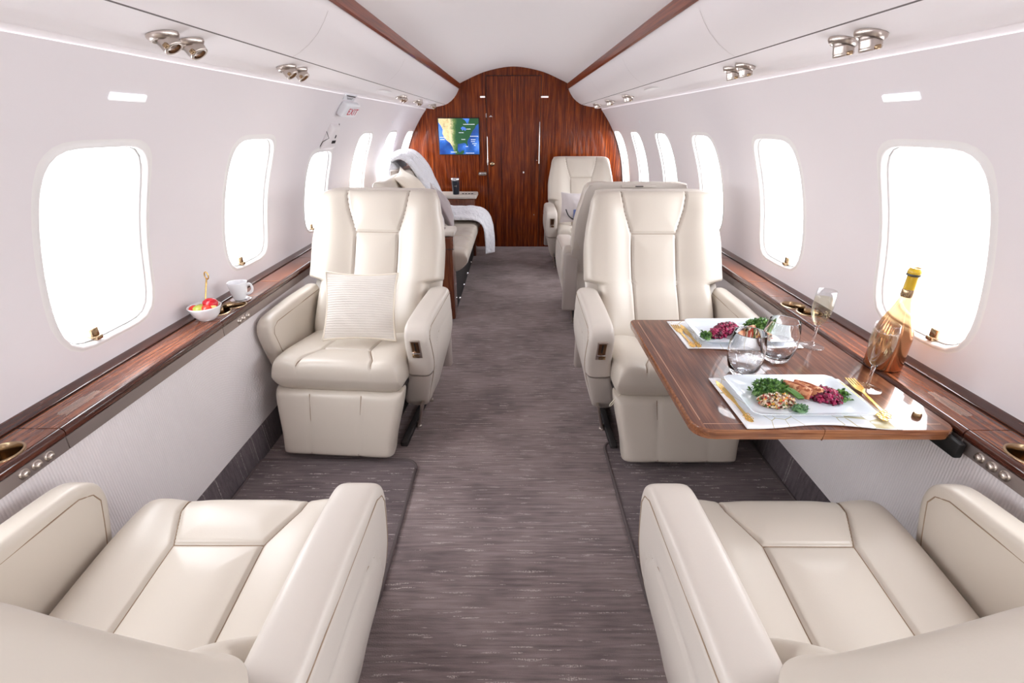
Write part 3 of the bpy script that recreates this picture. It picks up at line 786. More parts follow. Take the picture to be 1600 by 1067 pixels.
# ------------------------------------------------------------------ sofa
def sofa():
    t = thing('sofa', 'cream leather sofa along the left wall behind the facing chair', 'sofa', (-.7, 4.25, 0))
    Y0, Y1 = 3.46, 5.10
    L = Matrix.Translation((.7, -4.25, 0))
    def fin(bm): bm.transform(L); return bm
    n = 3; w = (Y1-Y0)/n
    for k in range(n):
        ya, yb_ = Y0+k*w, Y0+(k+1)*w; yc = (ya+yb_)/2
        ss = [[(-.6, yc-.12), (-.45, yc-.10), (-.30, yc-.16)], [(-.6, yc+.12), (-.45, yc+.10), (-.30, yc+.16)], [(-.45, yc-.10), (-.45, yc+.10)]]
        def tf(a, b, u, v): d = pdist(a, b, ss); return .06+.006*(1-math.exp(-(d/.04)**2))-.008*math.exp(-(d/.006)**2)
        bm = slab(44, 44, lambda u, v: (-.67+.33*u, yc+w/2*v*.997), tf, lambda a, b, u, v: .11, lambda a, b, h, u, v: Vector((a-(.06*min(0, h+.03)/-.08 if u > 0 else 0)*u, b, .40+h)), n=16, m=2.6)
        link('seat_cushion', fin(bm), M['leather'], t)
        bm = slab(30, 30, lambda u, v: (yc+w/2*u*.997, .70+.24*v), lambda a, b, u, v: .07, lambda a, b, u, v: .05, lambda a, b, h, u, v: Vector((-.90-.26*(b-.70)+h*.97, a, b+h*.2)), n=10, m=2.4)
        link('back_cushion', fin(bm), M['leather'], t)
    link('back_panel', fin(box((-1.045, 4.72, .81), (.06, .72, .28), .02, 4)), M['leather_side'], t)
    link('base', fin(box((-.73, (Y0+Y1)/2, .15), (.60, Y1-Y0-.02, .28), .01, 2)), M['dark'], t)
    for y in (3.6, 3.95, 4.3, 4.7): link('stud', fin(lathe([(0, .012), (.010, .010), (.012, 0)], 14, (-.43, y, .05), (1, 0, 0))), M['chrome'], t)
    return t
sofa()
def console(name, lab, x0, x1, y0, y1, zt, usb):
    t = thing(name, lab, 'cabinet', ((x0+x1)/2, (y0+y1)/2, 0)); xc, yc = (x0+x1)/2, (y0+y1)/2
    w, d = x1-x0, y1-y0
    link('top_pad', box((0, 0, zt-.022), (w, d, .044), .014, 4), M['leather_side'], t)
    link('body', box((-.01, 0, (zt-.045)/2), (w-.02, d-.012, zt-.045), .012, 4), M['wood_c'], t)
    bm = bmesh.new(); add_box(bm, (0, -d/2+.004, zt-.13), (w-.012, .005, .003)); link('drawer_gap', bm, M['black'], t, smooth=False)
    if usb:
        f = link('socket_panel', box((w/2-.085, -d/2+.004, zt-.085), (.035, .008, .052), .002, 2), M['bronze'], t)
        bm = bmesh.new(); add_box(bm, (w/2-.085, -d/2-.001, zt-.073), (.018, .003, .012)); add_box(bm, (w/2-.085, -d/2-.001, zt-.097), (.018, .003, .012)); link('socket_slot', bm, M['black'], f, smooth=False)
    return t
console('end_cabinet', 'narrow wooden end cabinet with cream top between the left chair and the sofa', -1.05, -.405, 3.26, 3.44, .652, True)
console('end_cabinet', 'far wooden cabinet with cream top between the sofa and the bulkhead', -1.05, -.385, 5.13, 5.42, .648, False)
# dark keypad on far cabinet top
bm = bmesh.new()
for k in range(4): add_box(bm, (-.53+k*.032, 5.2, .650), (.022, .03, .006), .002, 1)
tag(link('button_pad', bm, M['dark'], angle=40), 'row of dark buttons set on the cream top of the far cabinet', 'buttons')
bm = bmesh.new()
for k in range(2): add_box(bm, (-.53+k*.045, 3.33, .6535), (.03, .05, .005), .002, 1)
tag(link('button_pad', bm, M['nickel'], angle=40), 'metal switches set in the cream top of the near end cabinet', 'buttons')
# travel tumbler
t = thing('travel_tumbler', 'navy travel tumbler with steel rim on the far cabinet', 'tumbler', (-.60, 5.17, .648))
link('body', lathe([(0, 0), (.030, 0), (.033, .004), (.042, .135), (.042, .140), (.036, .140), (.034, .05), (0, .05)], 32), M['navy'], t)
link('lid', lathe([(.0425, .138), (.044, .142), (.044, .160), (.040, .164), (0, .162)], 32), M['chrome'], t)
bm = bmesh.new(); add_box(bm, (0, -.0385, .085), (.02, .002, .005)); add_box(bm, (.012, -.037, .085), (.005, .002, .02)); link('emblem', bm, M['nickel'], t, smooth=False)
# blanket
path = smooth_tab([(-1.10, .86), (-1.09, .98), (-1.01, 1.03), (-.92, .97), (-.82, .78), (-.73, .57), (-.64, .50), (-.50, .497), (-.36, .49), (-.29, .43), (-.275, .30), (-.272, .165)], 66)
def blanket():
    bm = bmesh.new(); V = []
    nw = 24
    top_, bot_ = [], []
    for i, p in enumerate(path):
        tn = (path[min(i+1, len(path)-1)]-path[max(i-1, 0)]).normalized(); nn = Vector((-tn[1], tn[0]))
        if nn.dot(Vector((1, 1))) < 0: nn = -nn
        s = i/len(path); y0 = 4.42+.16*s+.02*math.sin(6*s); y1 = 5.02+.04*math.sin(5*s)
        rt, rb = [], []
        for j in range(nw+1):
            v = j/nw; y = y0+(y1-y0)*v
            e = math.sqrt(max(0, 1-abs(2*v-1)**4)); ruf = .012*math.sin(v*19+s*4)*(.4+s)+.012*noise.noise(Vector((p[0]*6, y*7, p[1]*6)))
            h = .020+ruf*1.5+.042*e
            rt.append(Vector((p[0]+nn[0]*h, y, p[1]+nn[1]*h))); rb.append(Vector((p[0]+nn[0]*.002, y, p[1]+nn[1]*.002)))
        V.append(rt+rb[::-1])
    G = [[bm.verts.new(q) for q in r] for r in V]
    m_ = len(G[0])
    for a, b in zip(G, G[1:]):
        for k in range(m_): bm.faces.new((a[k], a[(k+1) % m_], b[(k+1) % m_], b[k]))
    bm.faces.new(G[0]); bm.faces.new(G[-1][::-1])
    return bm
tag(link('throw_blanket', blanket(), M['blanket']), 'white fluffy throw draped over the sofa back and seat', 'blanket')
pillow('mauve_cushion', .20, .20, .07, M['mauve'], 'darker mauve velvet cushion leaning on the sofa back beside the white throw', 'cushion', (-.610, 4.20, .665), (math.radians(24), 0, math.radians(-78)), 5)
pillow('grey_cushion', .19, .20, .065, M['palegrey'], 'pale grey cushion on the sofa, in front of the mauve velvet one', 'cushion', (-.635, 3.84, .660), (math.radians(24), 0, math.radians(-80)), 9)
pillow('cream_cushion', .23, .17, .06, M['cream_fabric'], 'plump cream cushion lying back against the top of the sofa', 'cushion', (-.80, 4.00, .85), (math.radians(46), math.radians(6), math.radians(-84)), 12)
# cushion on the far right chair
pillow('sash_cushion', .15, .15, .045, M['palegrey'], 'grey cushion with a dark curved stripe on the farthest chair', 'cushion', (.60, 4.72, .58), (math.radians(-24), 0, math.radians(-8)), 15)
bm = tube(smooth_tab([(.50, 4.665, .575), (.525, 4.655, .52), (.57, 4.65, .485), (.63, 4.65, .47)], 20), .006, 8)
tag(link('curved_band', bm, M['dark']), 'dark curved strap lying across the grey cushion of the farthest chair', 'strap')
bm = bmesh.new(); add_box(bm, (.60, 4.655, .53), (.055, .012, .085), .003, 2, Matrix.Rotation(math.radians(-22), 3, 'X')); tag(link('blue_booklet', bm, mat('blue_print', srgb(70, 84, 130), .5)), 'blue printed booklet propped on the grey cushion of the farthest chair', 'booklet')

# ------------------------------------------------------------------ mats
def mat_rug(side, y0, y1, label):
    x0, x1 = side*.402, side*1.066; r = .05
    xa, xb = min(x0, x1), max(x0, x1)
    pts = []
    for cx, cy, a0, rr in ((xb, y1, 0, r if side < 0 else .01), (xa, y1, 90, r), (xa, y0, 180, r), (xb, y0, 270, r)):
        rr = .06 if abs(abs(cx)-.402) < .01 else .01
        sx = -1 if cx == xb else 1; sy = -1 if cy == y1 else 1
        for k in range(9):
            a = math.radians(a0+90*k/8); pts.append((cx+sx*rr+rr*math.cos(a), cy+sy*rr+rr*math.sin(a)))
    t = thing('floor_mat', label, 'rug', ((xa+xb)/2, (y0+y1)/2, 0))
    o = flat_shape('mat_pile', [[(x-(xa+xb)/2, y-(y0+y1)/2) for x, y in pts]], .0005, .009, M['rug'], t)
    P = [(x-(xa+xb)/2, y-(y0+y1)/2, .008) for x, y in pts]; P.append(P[0])
    link('binding', tube(P, .0065, 8), M['rugedge'], t)
mat_rug(-1, .93, 1.635, 'dark bound carpet mat between the two left armchairs')
mat_rug(1, .93, 1.77, 'dark bound carpet mat under the dining table')

# ------------------------------------------------------------------ dining table
def table():
    t = thing('dining_table', 'fold-out glossy wooden dining table joined to the right ledge', 'table', (.75, 1.3, .64))
    x0, x1, y0, y1 = .434, 1.064, .947, 1.66
    def rp(x0, x1, y0, y1, ch=.05, r2=.035, ins=0):
        pts = []
        def corner(cx, cy, sx, sy, r, a0):
            for k in range(7): a = math.radians(a0+90*k/6); pts.append((cx-sx*r+r*math.cos(a)-.75, cy-sy*r+r*math.sin(a)-1.3))
        corner(x1, y1, 1, 1, .01, 0); corner(x0, y1, -1, 1, .02, 90); corner(x0+0*ch, y0, -1, -1, ch, 180); corner(x1, y0, 1, -1, r2, 270)
        return pts
    xj = .742
    for nm, a, b in (('leaf', x0, xj-.0008), ('leaf', xj+.0008, x1)):
        pts = []
        q = rp(x0, x1, y0, y1)
        cl = [(min(max(x, a-.75), b-.75), y) for x, y in q]
        out = [cl[0]]
        for p in cl[1:]:
            if math.hypot(p[0]-out[-1][0], p[1]-out[-1][1]) > 1e-4: out.append(p)
        if math.hypot(out[0][0]-out[-1][0], out[0][1]-out[-1][1]) < 1e-4: out.pop()
        bm = bmesh.new(); prof_ = [(0, -.006, 0), (.0, 0, 0)]
        # rings: inset, height
        def inset(P, d):
            n_ = len(P); o_ = []
            for i in range(n_):
                p0, p, p1 = Vector(P[i-1]), Vector(P[i]), Vector(P[(i+1) % n_])
                e1 = (p-p0).normalized(); e2 = (p1-p).normalized(); nn = Vector((-(e1+e2)[1], (e1+e2)[0])); nn = nn.normalized() if nn.length > 1e-6 else Vector((0, 0))
                k = d if not (abs(p[0]-(xj-.75)) < .002) else 0
                o_.append((p[0]+nn[0]*k if k else p[0], p[1]+(nn[1]*d if True else 0)))
            return o_
        hs = [(.004, 0), (.0015, -.0015), (0, -.005), (0, -.014), (.002, -.019), (.002, -.0195), (.003, -.027), (.010, -.030)]
        R = [[bm.verts.new((x, y, z)) for x, y in inset(out, d)] for d, z in hs]
        for A_, B_ in zip(R, R[1:]):
            for i in range(len(out)): f = bm.faces.new((A_[i], A_[(i+1) % len(out)], B_[(i+1) % len(out)], B_[i])); f.material_index = 1
        bm.faces.new(R[0]); bm.faces.new(R[-1])
        o = link(nm, bm, [M['wood_t'], M['wood_te']], t, smooth=True, angle=30)
    # thin inlay line set in from the border
    pin = [(-.286, -.315), (-.286, .33)]
    bm = bmesh.new(); add_box(bm, (-.290, .012, .0002), (.0022, .64, .0006)); add_box(bm, (.0, -.3245, .0002), (.575, .0022, .0006)); link('inlay_line', bm, M['inlay'], t, smooth=False)
    bm = lathe([(0, .012), (.008, .011), (.010, .006), (.010, 0)], 8, (.256, -.29, 0)); link('finger_pull', bm, M['bronze'], t, angle=30)
    bm = bmesh.new(); add_box(bm, (.25, .0, -.05), (.10, .5, .04), .008, 2); link('support_arm', bm, M['dark'], t, angle=40)
    bm = bmesh.new(); add_box(bm, (.304, -.33, -.04), (.02, .10, .04), .004, 2); link('hinge_housing', bm, M['black'], t, angle=40)
table()
ZT = .6405
def napkin(x0, x1, y0, y1, label, seed):
    m, nt, b = newmat('printed_napkin'); b.inputs['Roughness'].default_value = .8
    tc = N(nt, 'ShaderNodeTexCoord'); vo = N(nt, 'ShaderNodeTexVoronoi'); vo.feature = 'DISTANCE_TO_EDGE'; vo.inputs['Scale'].default_value = 14
    mp = N(nt, 'ShaderNodeMapping'); mp.inputs['Scale'].default_value = (1, .45, 1); mp.inputs['Rotation'].default_value = (0, 0, .6); mp.inputs['Location'].default_value = (seed, 0, 0)
    nt.links.new(tc.outputs['Object'], mp.inputs[0]); nt.links.new(mp.outputs[0], vo.inputs['Vector'])
    c = ramp(nt, vo.outputs['Distance'], [(0, srgb(186, 172, 130)), (.006, srgb(206, 198, 166)), (.011, srgb(240, 240, 242))]); nt.links.new(c, b.inputs['Base Color'])
    bm = bmesh.new(); nx, ny = 30, 20; rows = []; rows2 = []
    for j in range(ny+1):
        r = []; r2 = []
        for i in range(nx+1):
            u, v = i/nx, j/ny; x = x0+(x1-x0)*u; y = y0+(y1-y0)*v-.010*math.sin(u*7+seed)*(1-v)**3
            e = max(abs(2*u-1), abs(2*v-1)); h = .0035*(.5+.5*math.sin(u*9+seed))*sst(.75, 1, e)
            r.append((x, y, .0028+h)); r2.append((x, y, .0004+h*.8))
        rows.append(r); rows2.append(r2)
    A_ = grid_sheet(bm, rows); B_ = grid_sheet(bm, rows2)
    per = lambda G: G[0]+[r[-1] for r in G[1:]]+G[-1][-2::-1]+[r[0] for r in G[-2:0:-1]]
    a, b2 = per(A_), per(B_)
    for i in range(len(a)): bm.faces.new((a[i], a[(i+1) % len(a)], b2[(i+1) % len(a)], b2[i]))
    xc, yc = (x0+x1)/2, (y0+y1)/2
    bm.transform(Matrix.Translation((-xc, -yc, 0))); o = link('place_napkin', bm, m); o.location = (xc, yc, ZT); tag(o, label, 'napkin', 'printed napkins on the dining table'); return o
napkin(.556, .925, .958, 1.195, 'white printed napkin under the nearer plate', 1.3)
napkin(.566, .940, 1.392, 1.635, 'white printed napkin under the farther plate', 4.1)
def plate(xc, yc, w, d, label):
    t = bmesh.new(); rings = []
    for k, z in ((.72, .0), (.74, .0045), (.90, .013), (.985, .019), (1.0, .0205), (1.0, .022), (.985, .0218), (.90, .016), (.76, .0085), (.70, .007)):
        r = []
        for i in range(64):
            a = 2*PI*(i+.5)/64; n_ = 14; ca, sa = math.cos(a), math.sin(a); q = (abs(ca)**n_+abs(sa)**n_)**(-1/n_)
            r.append(t.verts.new((w/2*q*ca-(1-k)*w/2*.75*(1 if ca > 0 else -1)*min(1, abs(ca)*2.5) if True else 0, d/2*q*sa-(1-k)*w/2*.75*(1 if sa > 0 else -1)*min(1, abs(sa)*2.5), z)))
        rings.append(r)
    for A_, B_ in zip(rings, rings[1:]):
        for i in range(64): t.faces.new((A_[i], A_[(i+1) % 64], B_[(i+1) % 64], B_[i]))
    t.faces.new(rings[0]); t.faces.new(rings[-1])
    o = link('dinner_plate', t, M['plate'], angle=60); o.location = (xc, yc, ZT+.003); return tag(o, label, 'plate', 'rectangular white plates')
plate(.735, 1.078, .305, .205, 'rectangular white plate with the nearer meal')
plate(.765, 1.505, .305, .205, 'rectangular white plate with the farther meal behind the tumblers')
ZP = ZT+.0105

# food
def foodmat(name, cols, scale=90, rough=.45):
    m, nt, b = newmat(name); tc = N(nt, 'ShaderNodeTexCoord'); nz = N(nt, 'ShaderNodeTexVoronoi'); nz.inputs['Scale'].default_value = scale
    nt.links.new(tc.outputs['Object'], nz.inputs['Vector'])
    sp = N(nt, 'ShaderNodeSeparateColor'); nt.links.new(nz.outputs['Color'], sp.inputs[0])
    st = [(i/len(cols), c) for i, c in enumerate(cols)]
    c = ramp(nt, sp.outputs[0], st); c.node.color_ramp.interpolation = 'CONSTANT'; nt.links.new(c, b.inputs['Base Color']); b.inputs['Roughness'].default_value = rough; return m
M['quinoa'] = foodmat('quinoa', [srgb(226, 208, 180), srgb(200, 176, 150), srgb(120, 60, 40), srgb(230, 216, 196), srgb(80, 110, 50), srgb(206, 70, 40), srgb(225, 170, 60)], 170)
M['greens'] = foodmat('greens', [srgb(70, 118, 48), srgb(104, 150, 66), srgb(48, 88, 40), srgb(130, 168, 92)], 120)
M['herb'] = foodmat('herb', [srgb(96, 140, 96), srgb(130, 172, 120), srgb(70, 110, 70)], 160)
M['beet'] = foodmat('beet', [srgb(110, 14, 50), srgb(150, 24, 70), srgb(80, 8, 40), srgb(170, 40, 90)], 120, .25)
M['pork'] = foodmat('pork', [srgb(186, 112, 76), srgb(208, 142, 102), srgb(158, 84, 52), srgb(222, 168, 128)], 130)
M['crust'] = mat('crust', srgb(150, 74, 40), .5, bump=(200, .5, .003))
def heap(name, m, c, rx, ry, h, n, size, label, seed, flat=.6, leaf=False, rz=0):
    rnd = random.Random(seed); bm = bmesh.new()
    # inner mound
    t = bmesh.new(); bmesh.ops.create_icosphere(t, subdivisions=3, radius=1)
    for v in t.verts:
        k = 1+.12*noise.noise(v.co*2.3+Vector((seed, 0, 0))); v.co = Vector((v.co.x*rx*.86*k, v.co.y*ry*.86*k, max(0, v.co.z)*h*.8*k))
    merge(bm, t)
    for _ in range(n):
        a = rnd.uniform(0, 2*PI); r = math.sqrt(rnd.random()); x, y = r*math.cos(a), r*math.sin(a); z = math.sqrt(max(0, 1-r*r))*h*rnd.uniform(.8, 1.05)
        s = size*rnd.uniform(.6, 1.3)
        if leaf:
            d = Vector((rnd.uniform(-1, 1), rnd.uniform(-1, 1), rnd.uniform(-.2, 1))).normalized(); sd = d.cross(Vector((rnd.uniform(-1, 1), rnd.uniform(-1, 1), 1))).normalized()*s*.35
            p = Vector((x*rx, y*ry, max(.003, z))); e = p+d*s*1.6; e.z = max(.003, e.z)
            mid = (p+e)/2+Vector((0, 0, s*.3))
            q = [bm.verts.new(w_) for w_ in (p, mid+sd, e, mid-sd)]; bm.faces.new(q)
        else:
            t = bmesh.new(); bmesh.ops.create_icosphere(t, subdivisions=1, radius=s)
            e = Matrix.Rotation(rnd.uniform(0, 3), 4, Vector((rnd.random(), rnd.random(), rnd.random()+.1)).normalized()) @ Matrix.Diagonal((rnd.uniform(.7, 1.6), rnd.uniform(.6, 1), flat, 1))
            t.transform(e); t.transform(Matrix.Translation((x*rx, y*ry, max(s*.5, z)))); merge(bm, t)
    bm.transform(Matrix.Rotation(rz, 4, 'Z'))
    o = link(name, bm, m, smooth=not leaf); o.location = c; tag(o, label, name.replace('_', ' '), kind='stuff'); return o
def meal(cx, cy, s, which, rot):
    k = lambda x, y: (cx+s*x, cy+s*y, ZP)
    near = which == 'nearer'
    heap('quinoa_salad', M['quinoa'], k(-.062, -.028) if near else k(-.050, .042), .050, .030, .026, 420, .0032, 'mound of quinoa salad on the %s plate' % which, 3 if near else 4)
    heap('salad_greens', M['greens'], k(-.058, .02) if near else k(-.088, -.030), .048, .036, .034, 420, .0085, 'curly green salad leaves on the %s plate' % which, 5 if near else 6, leaf=True)
    if near:
        heap('herb_garnish', M['herb'], k(-.018, -.06), .022, .014, .012, 120, .005, 'pale green herb garnish at the front of the nearer plate', 8, leaf=True)
        heap('herb_sprig', M['greens'], k(.115, -.005), .020, .020, .020, 140, .007, 'small green sprig at the right end of the nearer plate', 9, leaf=True)
        bm = bmesh.new()
        for q in range(4): add_tube(bm, smooth_tab([(-.03+q*.006, .02, .022), (0+q*.005, 0, .024), (.025+q*.004, -.022, .010)], 10), .0032, 6)
        o = link('green_beans', bm, mat('bean_green', srgb(84, 128, 52), .35)); o.location = k(-.025, .003); tag(o, 'slim green beans between the salad and the sliced meat', 'green beans', kind='stuff')
    else:
        heap('herb_sprig', M['greens'], k(.122, .042), .022, .018, .020, 120, .007, 'small green sprig at the left end of the farther plate', 10, leaf=True)
    heap('beetroot_relish', M['beet'], k(.078, .0) if near else k(.045, .0), .040 if near else .074, .034 if near else .026, .026 if near else .034, 330 if near else 480, .006, 'dark red beetroot relish on the %s plate' % which, 7 if near else 11, rz=-.35 if near else .62)
    P = [(.002, .008, -.85), (.032, .010, -.85)] if near else [(.010, -.040, .6), (.034, -.030, .6)]
    for i, (x, y, a) in enumerate(P):
        t = thing('meat_slice', 'browned slice of roast meat on the %s plate, %s the beetroot' % (which, 'next to' if i == (1 if near else 0) else 'farther from'), 'meat', (cx+x, cy+y, ZP), a)
        bm = slab(30, 18, lambda u, v: (.036*u, .017+.017*v*(1-.15*u*u)), lambda a, b, u, v: .008+.0015*noise.noise(Vector((a*90, b*90, i))), lambda a, b, u, v: .008, lambda a, b, h, u, v: Vector((a, h+.012*(b/.03), b*.86+.004)), n=6)
        link('slice', bm, M['pork'], t)
        link('rind', tube([(.036*math.cos(q), .012, .016+.016*math.sin(q)) for q in [PI*j/16 for j in range(17)]], .0036, 6), M['crust'], t)
        t.rotation_euler = (0, 0, a)
meal(.735, 1.078, 1, 'nearer', 0)
# the far plate is seen from the other diner's side
meal(.765, 1.505, -1, 'farther', PI)

def cutlery(kind, loc, rz, label, L=.205):
    t = thing(kind, label, kind.split('_')[-1], loc, rz)
    h = .0016
    def fs(nm, lp, m=M['gold'], z=0): return flat_shape(nm, [lp], z, .0016, m, t, .0004)
    # handle along +y
    fs('handle', [(-.003, L*.38), (-.0045, .03), (-.007, .012), (-.006, .002), (0, 0), (.006, .002), (.007, .012), (.0045, .03), (.003, L*.38)])
    bm = bmesh.new()
    for k, (x, y) in enumerate(((-.006, .010), (.006, .014), (-.005, .024), (.005, .030), (0, .004))): add_tube(bm, [(x+.0045*math.cos(a), y+.006*math.sin(a), .0022) for a in [2*PI*j/12 for j in range(13)]], .0009, 5)
    link('filigree', bm, M['gold'], t)
    if 'fork' in kind:
        fs('fork_head', [(-.003, L*.38), (-.003, L*.6), (-.011, L*.70), (-.0125, L*.78), (-.0125, L), (-.0095, L), (-.009, L*.80), (-.0055, L*.80), (-.005, L), (-.002, L), (-.0018, L*.80), (.0018, L*.80), (.002, L), (.005, L), (.0055, L*.80), (.009, L*.80), (.0095, L), (.0125, L), (.0125, L*.78), (.011, L*.70), (.003, L*.6), (.003, L*.38)])
    else:
        fs('blade', [(-.003, L*.38), (-.005, L*.5), (-.009, L*.6), (-.009, L*.88), (-.002, L), (.006, L*.9), (.007, L*.55), (.003, L*.38)])
    return t
cutlery('dinner_knife', (.578, .975, ZT+.0045), .03, 'gold knife on the napkin, left of the nearer plate')
cutlery('dinner_fork', (.917, .985, ZT+.009), -.16, 'gold dinner fork resting right of the nearer plate')
cutlery('table_knife', (.903, .975, ZT+.008), -.02, 'gold knife right of the nearer plate, partly under the fork')
cutlery('dinner_fork', (.586, 1.405, ZT+.0045), .03, 'gold fork on the napkin, left of the farther plate', .19)
cutlery('dinner_knife', (.605, 1.405, ZT+.0045), .0, 'gold knife on the napkin beside the fork left of the farther plate', .19)

# glassware
def tumbler(loc, label):
    t = thing('water_tumbler', label, 'glass', loc, 0, 'stemless water glasses'); t.scale = (1.22, 1.22, 1.2)
    out = [(.0, 0), (.022, 0), (.028, .003), (.034, .018), (.0395, .040), (.0415, .058), (.040, .080), (.035, .108)]
    inn = [(.0335, .108), (.0385, .080), (.0400, .058), (.0380, .040), (.0320, .020), (.024, .011), (0, .010)]
    link('bowl', lathe(out+[(.0346, .1092), (.0338, .1092)]+inn, 48), M['glass'], t)
    link('water', lathe([(0, .0105), (.0235, .0115), (.0315, .0205), (.0375, .040), (.0392, .052), (0, .052)], 40), M['water'], t)
tumbler((.668, 1.235, ZT), 'stemless water glass nearer the viewer, left of the pair')
tumbler((.812, 1.325, ZT), 'stemless water glass farther from the viewer, right of the pair')
def flute(loc, label):
    t = thing('champagne_flute', label, 'glass', loc, 0, 'champagne flutes'); t.scale = (1.1, 1.1, 1)
    link('foot', lathe([(0, 0), (.032, 0), (.0335, .001), (.032, .0022), (.012, .005), (.005, .010), (.0035, .018), (0, .018)], 40), M['stem'], t)
    link('stem', lathe([(.0036, .016), (.0032, .04), (.004, .062), (.007, .072), (0, .072)], 16), M['glass'], t)
    out = [(.003, .070), (.010, .076), (.019, .092), (.0255, .115), (.0275, .140), (.0265, .170), (.0245, .192)]
    link('bowl', lathe(out+[(.0238, .192)]+[(r-.0012, z) for r, z in out[::-1][1:]], 40), M['stem'], t)
    link('champagne', lathe([(0, .0735), (.0085, .077), (.0175, .0925), (.0240, .115), (.026, .140), (.0252, .166), (0, .166)], 36), M['champagne'], t)
flute((.980, 1.424, ZT), 'champagne flute by the ledge, farther one beside the far plate')
flute((.972, 1.146, ZT), 'champagne flute nearer the viewer, in front of the gold bottle')
# bottle
t = thing('champagne_bottle', 'tall copper gold champagne bottle standing on the right ledge', 'bottle', (1.104, 1.275, .6455))
mb, nt_, b_ = newmat('copper_glass'); b_.inputs['Base Color'].default_value = srgb(204, 146, 104); b_.inputs['Metallic'].default_value = .9; b_.inputs['Roughness'].default_value = .14
tr_ = N(nt_, 'ShaderNodeBsdfTransparent'); tr_.inputs['Color'].default_value = srgb(255, 240, 208); ms_ = N(nt_, 'ShaderNodeMixShader'); tc_ = N(nt_, 'ShaderNodeTexCoord'); sx_ = N(nt_, 'ShaderNodeSeparateXYZ')
mr_ = N(nt_, 'ShaderNodeMapRange'); mr_.inputs['From Min'].default_value = .075; mr_.inputs['From Max'].default_value = .165; mr_.inputs['To Max'].default_value = .62
nt_.links.new(tc_.outputs['Object'], sx_.inputs[0]); nt_.links.new(sx_.outputs['Z'], mr_.inputs['Value']); nt_.links.new(mr_.outputs[0], ms_.inputs[0])
nt_.links.new(b_.outputs[0], ms_.inputs[1]); nt_.links.new(tr_.outputs[0], ms_.inputs[2]); nt_.links.new(ms_.outputs[0], [n for n in nt_.nodes if n.type == 'OUTPUT_MATERIAL'][0].inputs['Surface'])
bt = [(0, .006), (.030, .002), (.044, 0), (.0475, .006), (.0475, .095), (.0455, .115), (.038, .145), (.027, .175), (.0185, .200), (.0150, .218), (.0145, .222)]
link('body', lathe([(p[0], p[1]) for p in smooth_tab([(0, .006), (.030, .002), (.046, .001)], 4)]+bt[3:], 48), mb, t)
link('neck_foil', lathe([(.0150, .218), (.0163, .222), (.0163, .236), (.0150, .240)], 32), M['bronze'], t)
link('neck', lathe([(.0145, .236), (.0150, .242), (.0148, .278), (.0175, .282), (.0180, .290), (.0165, .296), (.0150, .297), (.0150, .300), (.0110, .300), (.0105, .27)], 32), mat('amber_yellow', srgb(214, 176, 40), .2, coat=.8), t)
link('lip_ring', lathe([(.0150, .277), (.0185, .279), (.0185, .284), (.0155, .286)], 32), mat('dark_olive', srgb(76, 72, 60), .3, coat=.4), t)

# bowl of fruit, mug
BZ = .6455
t = thing('fruit_bowl', 'small white bowl of fruit on the left ledge', 'bowl', (-1.135, 1.645, BZ))
outp = [(0, .001), (.026, 0), (.029, .003), (.045, .022), (.053, .045), (.056, .052)]
link('bowl_body', lathe(outp+[(.0545, .0535), (.052, .050), (.0505, .045), (.042, .024), (.027, .007), (0, .006)], 48), M['china'], t)
fr = [('melon_ball', (.008, .022, .047), .020, srgb(196, 190, 96)), ('strawberry_piece', (-.024, -.020, .046), .018, srgb(222, 52, 34)), ('melon_ball', (-.004, -.026, .048), .019, srgb(190, 196, 80)),
      ('watermelon_piece', (.022, .006, .060), .024, srgb(204, 22, 40)), ('strawberry_piece', (.022, -.022, .049), .017, srgb(236, 70, 50)), ('melon_ball', (.034, -.008, .048), .014, srgb(232, 200, 120)), ('melon_ball', (-.02, .01, .04), .018, srgb(180, 176, 70))]
fl = ['green melon ball at the back of the bowl', 'red strawberry piece at the left of the bowl', 'yellow-green melon ball at the front of the bowl', 'large red watermelon piece on top of the bowl', 'orange-red strawberry piece at the front right of the bowl', 'pale peach melon ball at the right edge of the bowl', 'olive green melon ball at the left back of the bowl']
for (nm, p, r, c_), lb in zip(fr, fl):
    bm = bmesh.new(); bmesh.ops.create_icosphere(bm, subdivisions=3, radius=r)
    for v in bm.verts: v.co = Vector((v.co.x*1.1, v.co.y, v.co.z*.85))*(1+.06*noise.noise(v.co*60))
    o = link(nm, bm, mat('fruit_'+nm, c_, .25, coat=.4)); o.location = (-1.135+p[0], 1.645+p[1], BZ+p[2]); tag(o, lb, 'fruit')
t = thing('fruit_fork', 'slim gold fork standing in the fruit bowl, handle up', 'fork', (-1.142, 1.662, BZ+.03))
link('stem', tube([(0, 0, 0), (-.003, .01, .03), (.0, .035, .085), (.002, .045, .11)], [.003, .0022, .0028, .003], 8), M['gold'], t)
link('filigree_end', tube([(.002+.007*math.sin(a), .048, .118+.014*math.cos(a)) for a in [2*PI*j/16 for j in range(17)]], .0022, 6), M['gold'], t)
t = thing('white_mug', 'white china cup standing on the left ledge beside the cup holder', 'cup', (-1.125, 1.862, BZ), 0)
link('cup_body', lathe([(0, .001), (.020, 0), (.024, .003), (.030, .025), (.0345, .055), (.037, .072), (.0362, .0735), (.0345, .071), (.0325, .055), (.028, .026), (.022, .006), (0, .005)], 48), M['china'], t)
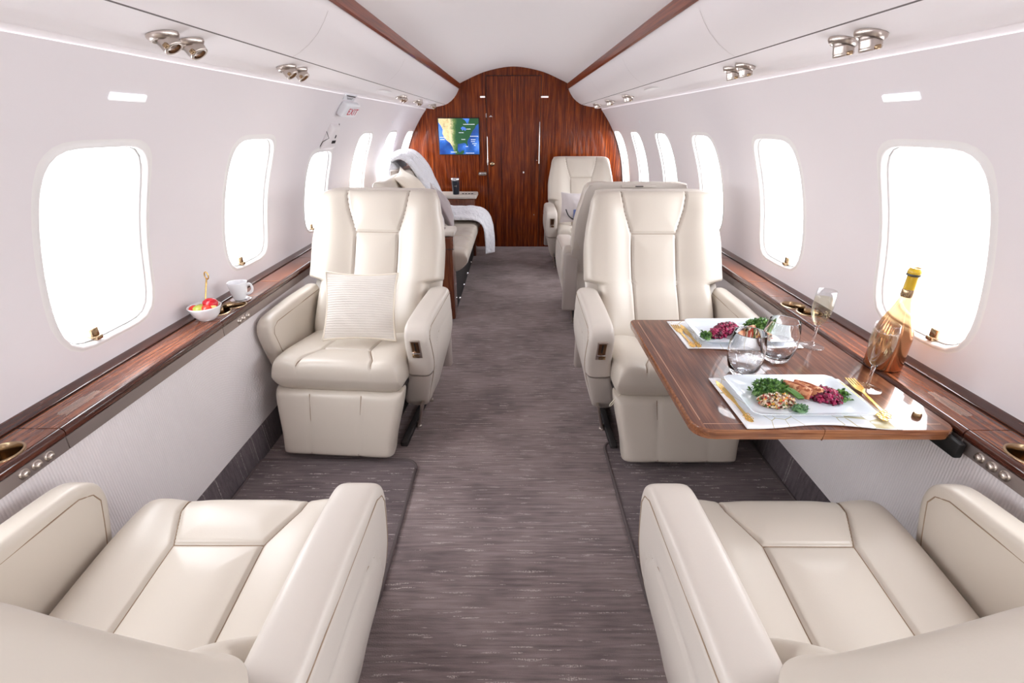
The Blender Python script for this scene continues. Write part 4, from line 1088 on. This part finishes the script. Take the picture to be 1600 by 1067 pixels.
link('cup_handle', tube(smooth_tab([(.034, 0, .062), (.050, 0, .066), (.058, 0, .052), (.052, 0, .034), (.030, 0, .022)], 30), .0036, 10, flat=1.5), M['china'], t)
tag(link('saucer_tray', lathe([(0, .0005), (.034, .0005), (.040, .003), (.039, .0045), (.034, .002), (0, .002)], 40, (-1.125, 1.862, .6452)), M['chrome']), 'thin metal coaster under the white cup', 'coaster')
t.location.z += .0025

# ------------------------------------------------------------------ light
w = bpy.data.worlds.new('daylight'); sc.world = w; w.use_nodes = True
w.node_tree.nodes['Background'].inputs['Color'].default_value = (.93, .97, 1, 1); w.node_tree.nodes['Background'].inputs['Strength'].default_value = 4.0
def area(name, loc, dirv, sx, sy, power, col=(1, 1, 1)):
    l = bpy.data.lights.new(name, 'AREA'); l.shape = 'RECTANGLE'; l.size = sx; l.size_y = sy; l.energy = power; l.color = col
    o = bpy.data.objects.new(name, l); C.objects.link(o); o.location = loc
    z = -Vector(dirv).normalized(); x = Vector((0, 1, 0)); y = z.cross(x).normalized(); x = y.cross(z).normalized()
    o.rotation_euler = Matrix((x, y, z)).transposed().to_euler(); return o
for side, wy, ws, wa, wb in lights:
    p = Vector(cyl(side, wy, ws, .20)); d = -Vector((side*math.cos(ws/R0), 0, math.sin(ws/R0)))
    area('window_daylight', p, d, .62, .80, 14, (.985, .985, 1))
# ------------------------------------------------------------------ camera
cam = bpy.data.cameras.new('camera'); co = bpy.data.objects.new('camera', cam); C.objects.link(co)
f = 745.0; pitch = math.atan(337/f); yaw = math.atan(2.5*math.cos(pitch)/f)
cam.sensor_fit = 'HORIZONTAL'; cam.sensor_width = 36; cam.lens = 36*f/1600; cam.clip_start = .02
co.location = (0, 0, 1.30); co.rotation_euler = (PI/2-pitch, 0, yaw)
sc.camera = co
sc.view_settings.view_transform = 'Standard'; sc.view_settings.look = 'None'; sc.view_settings.gamma = 1; sc.view_settings.use_curve_mapping = False
sc.view_settings.exposure = -0.05
sc.cycles.max_bounces = 16; sc.cycles.diffuse_bounces = 8; sc.cycles.transparent_max_bounces = 24; sc.cycles.transmission_bounces = 12
sc.cycles.use_denoising = True
sc.cycles.sample_clamp_indirect = 8
